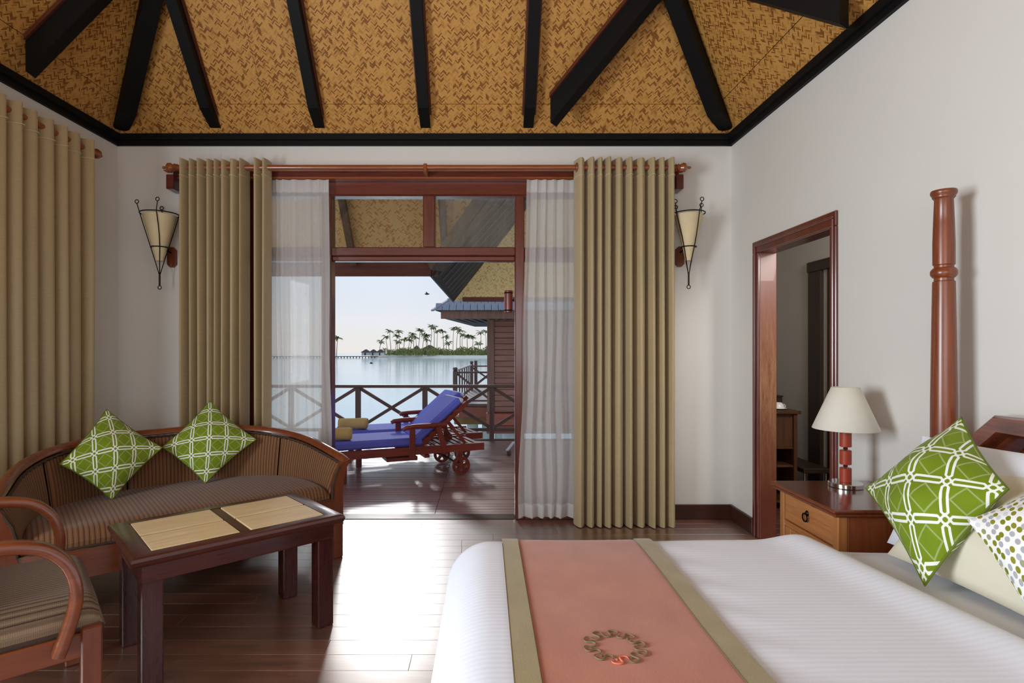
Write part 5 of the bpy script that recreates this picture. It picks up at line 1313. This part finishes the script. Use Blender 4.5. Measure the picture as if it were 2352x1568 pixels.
for z0_ in (NZ+0.087, NZ+0.169, NZ+0.254):
    put('spacer', MB().lathe([(0.010, z0_), (0.0075, z0_+0.003), (0.011, z0_+0.009), (0.0075, z0_+0.015), (0.010, z0_+0.018)], LX, LY, 16), M['chrome'], lp, True)
put('neck', MB().lathe([(0.006, NZ+0.27), (0.006, NZ+0.46)], LX, LY, 10), M['chrome'], lp, True)
put('lamp_shade', MB().lathe([(0.136, NZ+0.268), (0.137, NZ+0.270), (0.058, NZ+0.463), (0.0565, NZ+0.464), (0.0555, NZ+0.462), (0.134, NZ+0.270)], LX, LY, 48), M['shade'], lp, True, smooth=60)
put('shade_fitter', MB().tube([(LX+0.052*math.cos(k*PI/12), LY+0.052*math.sin(k*PI/12), NZ+0.455) for k in range(24)], 0.002, 5, closed=True).beam((LX-0.052, LY, NZ+0.455), (LX+0.052, LY, NZ+0.455), 0.004, 0.004), M['chrome'], lp, True)

# ------------------------------------------------------------------ lobby furniture
CY = 4.47; cb = thing('tea_cabinet', 'dark open wooden cabinet with shelves seen through the doorway', 'cabinet', (2.29, CY, 0))
put('top', MB().box((2.04, CY-0.02, 0.775), (2.525, CY+0.45, 0.80), 0.004), M['hall_wood'], cb, True)
for x0 in (2.06, 2.475): put('side_panel', MB().box((x0, CY, 0.0), (x0+0.028, CY+0.43, 0.776), 0.002), M['hall_wood'], cb, True)
put('back_panel', MB().box((2.07, CY+0.41, 0.02), (2.49, CY+0.425, 0.776)), M['hall_dark'], cb, True, smooth=0)
for z0_ in (0.06, 0.345, 0.492): put('shelf', MB().box((2.088, CY+0.01, z0_), (2.475, CY+0.41, z0_+0.016), 0.002), M['hall_wood'], cb, True)
put('upper_panel', MB().box((2.088, CY+0.02, 0.508), (2.475, CY+0.035, 0.776), 0.002), M['hall_wood'], cb, True)
def cup(label, x, y_):
    t = thing('teacup', label, 'cup', (x, y_, 0.80), 0, 'white teacups'); 
    put('saucer', MB().lathe([(0.028, 0.80), (0.066, 0.810), (0.067, 0.812), (0.03, 0.806), (0.0, 0.806)], x, y_, 24), M['china'], t, True)
    put('bowl', MB().lathe([(0.047, 0.808), (0.047, 0.812), (0.044, 0.835), (0.030, 0.853), (0.022, 0.858), (0.0, 0.858)], x, y_, 24), M['china'], t, True, smooth=60)
    put('handle', MB().tube([(x+0.040+0.020*math.sin(k*PI/8), y_, 0.826+0.016*math.cos(k*PI/8)) for k in range(9)], 0.0035, 6), M['china'], t, True, smooth=60)
cup('white teacup upturned on its saucer, fully in view on the lobby cabinet', 2.405, CY+0.11); cup('white teacup half hidden by the doorway jamb on the lobby cabinet', 2.24, CY+0.12)
tr = thing('tea_tray', 'dark curved-back tea box standing behind the cups', 'box', (2.38, CY+0.25, 0.80))
put('box_body', MB().box((2.26, CY+0.2, 0.80), (2.49, CY+0.33, 0.895), 0.005), M['hall_dark'], tr, True); put('lid', MB().box((2.255, CY+0.195, 0.893), (2.495, CY+0.335, 0.905), 0.004), M['hall_dark'], tr, True)
bk = thing('wooden_box', 'tall dark wooden box standing on the lobby cabinet by the jamb', 'box', (2.33, CY+0.38, 0.80))
put('box_body', MB().box((2.27, CY+0.345, 0.80), (2.425, CY+0.43, 1.115), 0.004), M['hall_dark'], bk, True); put('lid', MB().box((2.265, CY+0.34, 1.113), (2.43, CY+0.435, 1.125), 0.003), M['hall_wood'], bk, True)
sb = thing('luggage_bench', 'low dark bench with metal legs beside the lobby cabinet', 'bench', (2.66, 4.75, 0))
put('seat', MB().box((2.545, 4.45, 0.30), (2.76, 5.0, 0.34), 0.006), M['hall_dark'], sb, True)
for x0 in (2.56, 2.73):
    for y0 in (4.47, 4.96): put('leg', MB().tube([(x0, y0, 0), (x0, y0, 0.305)], 0.010, 8), M['chrome'], sb, True)
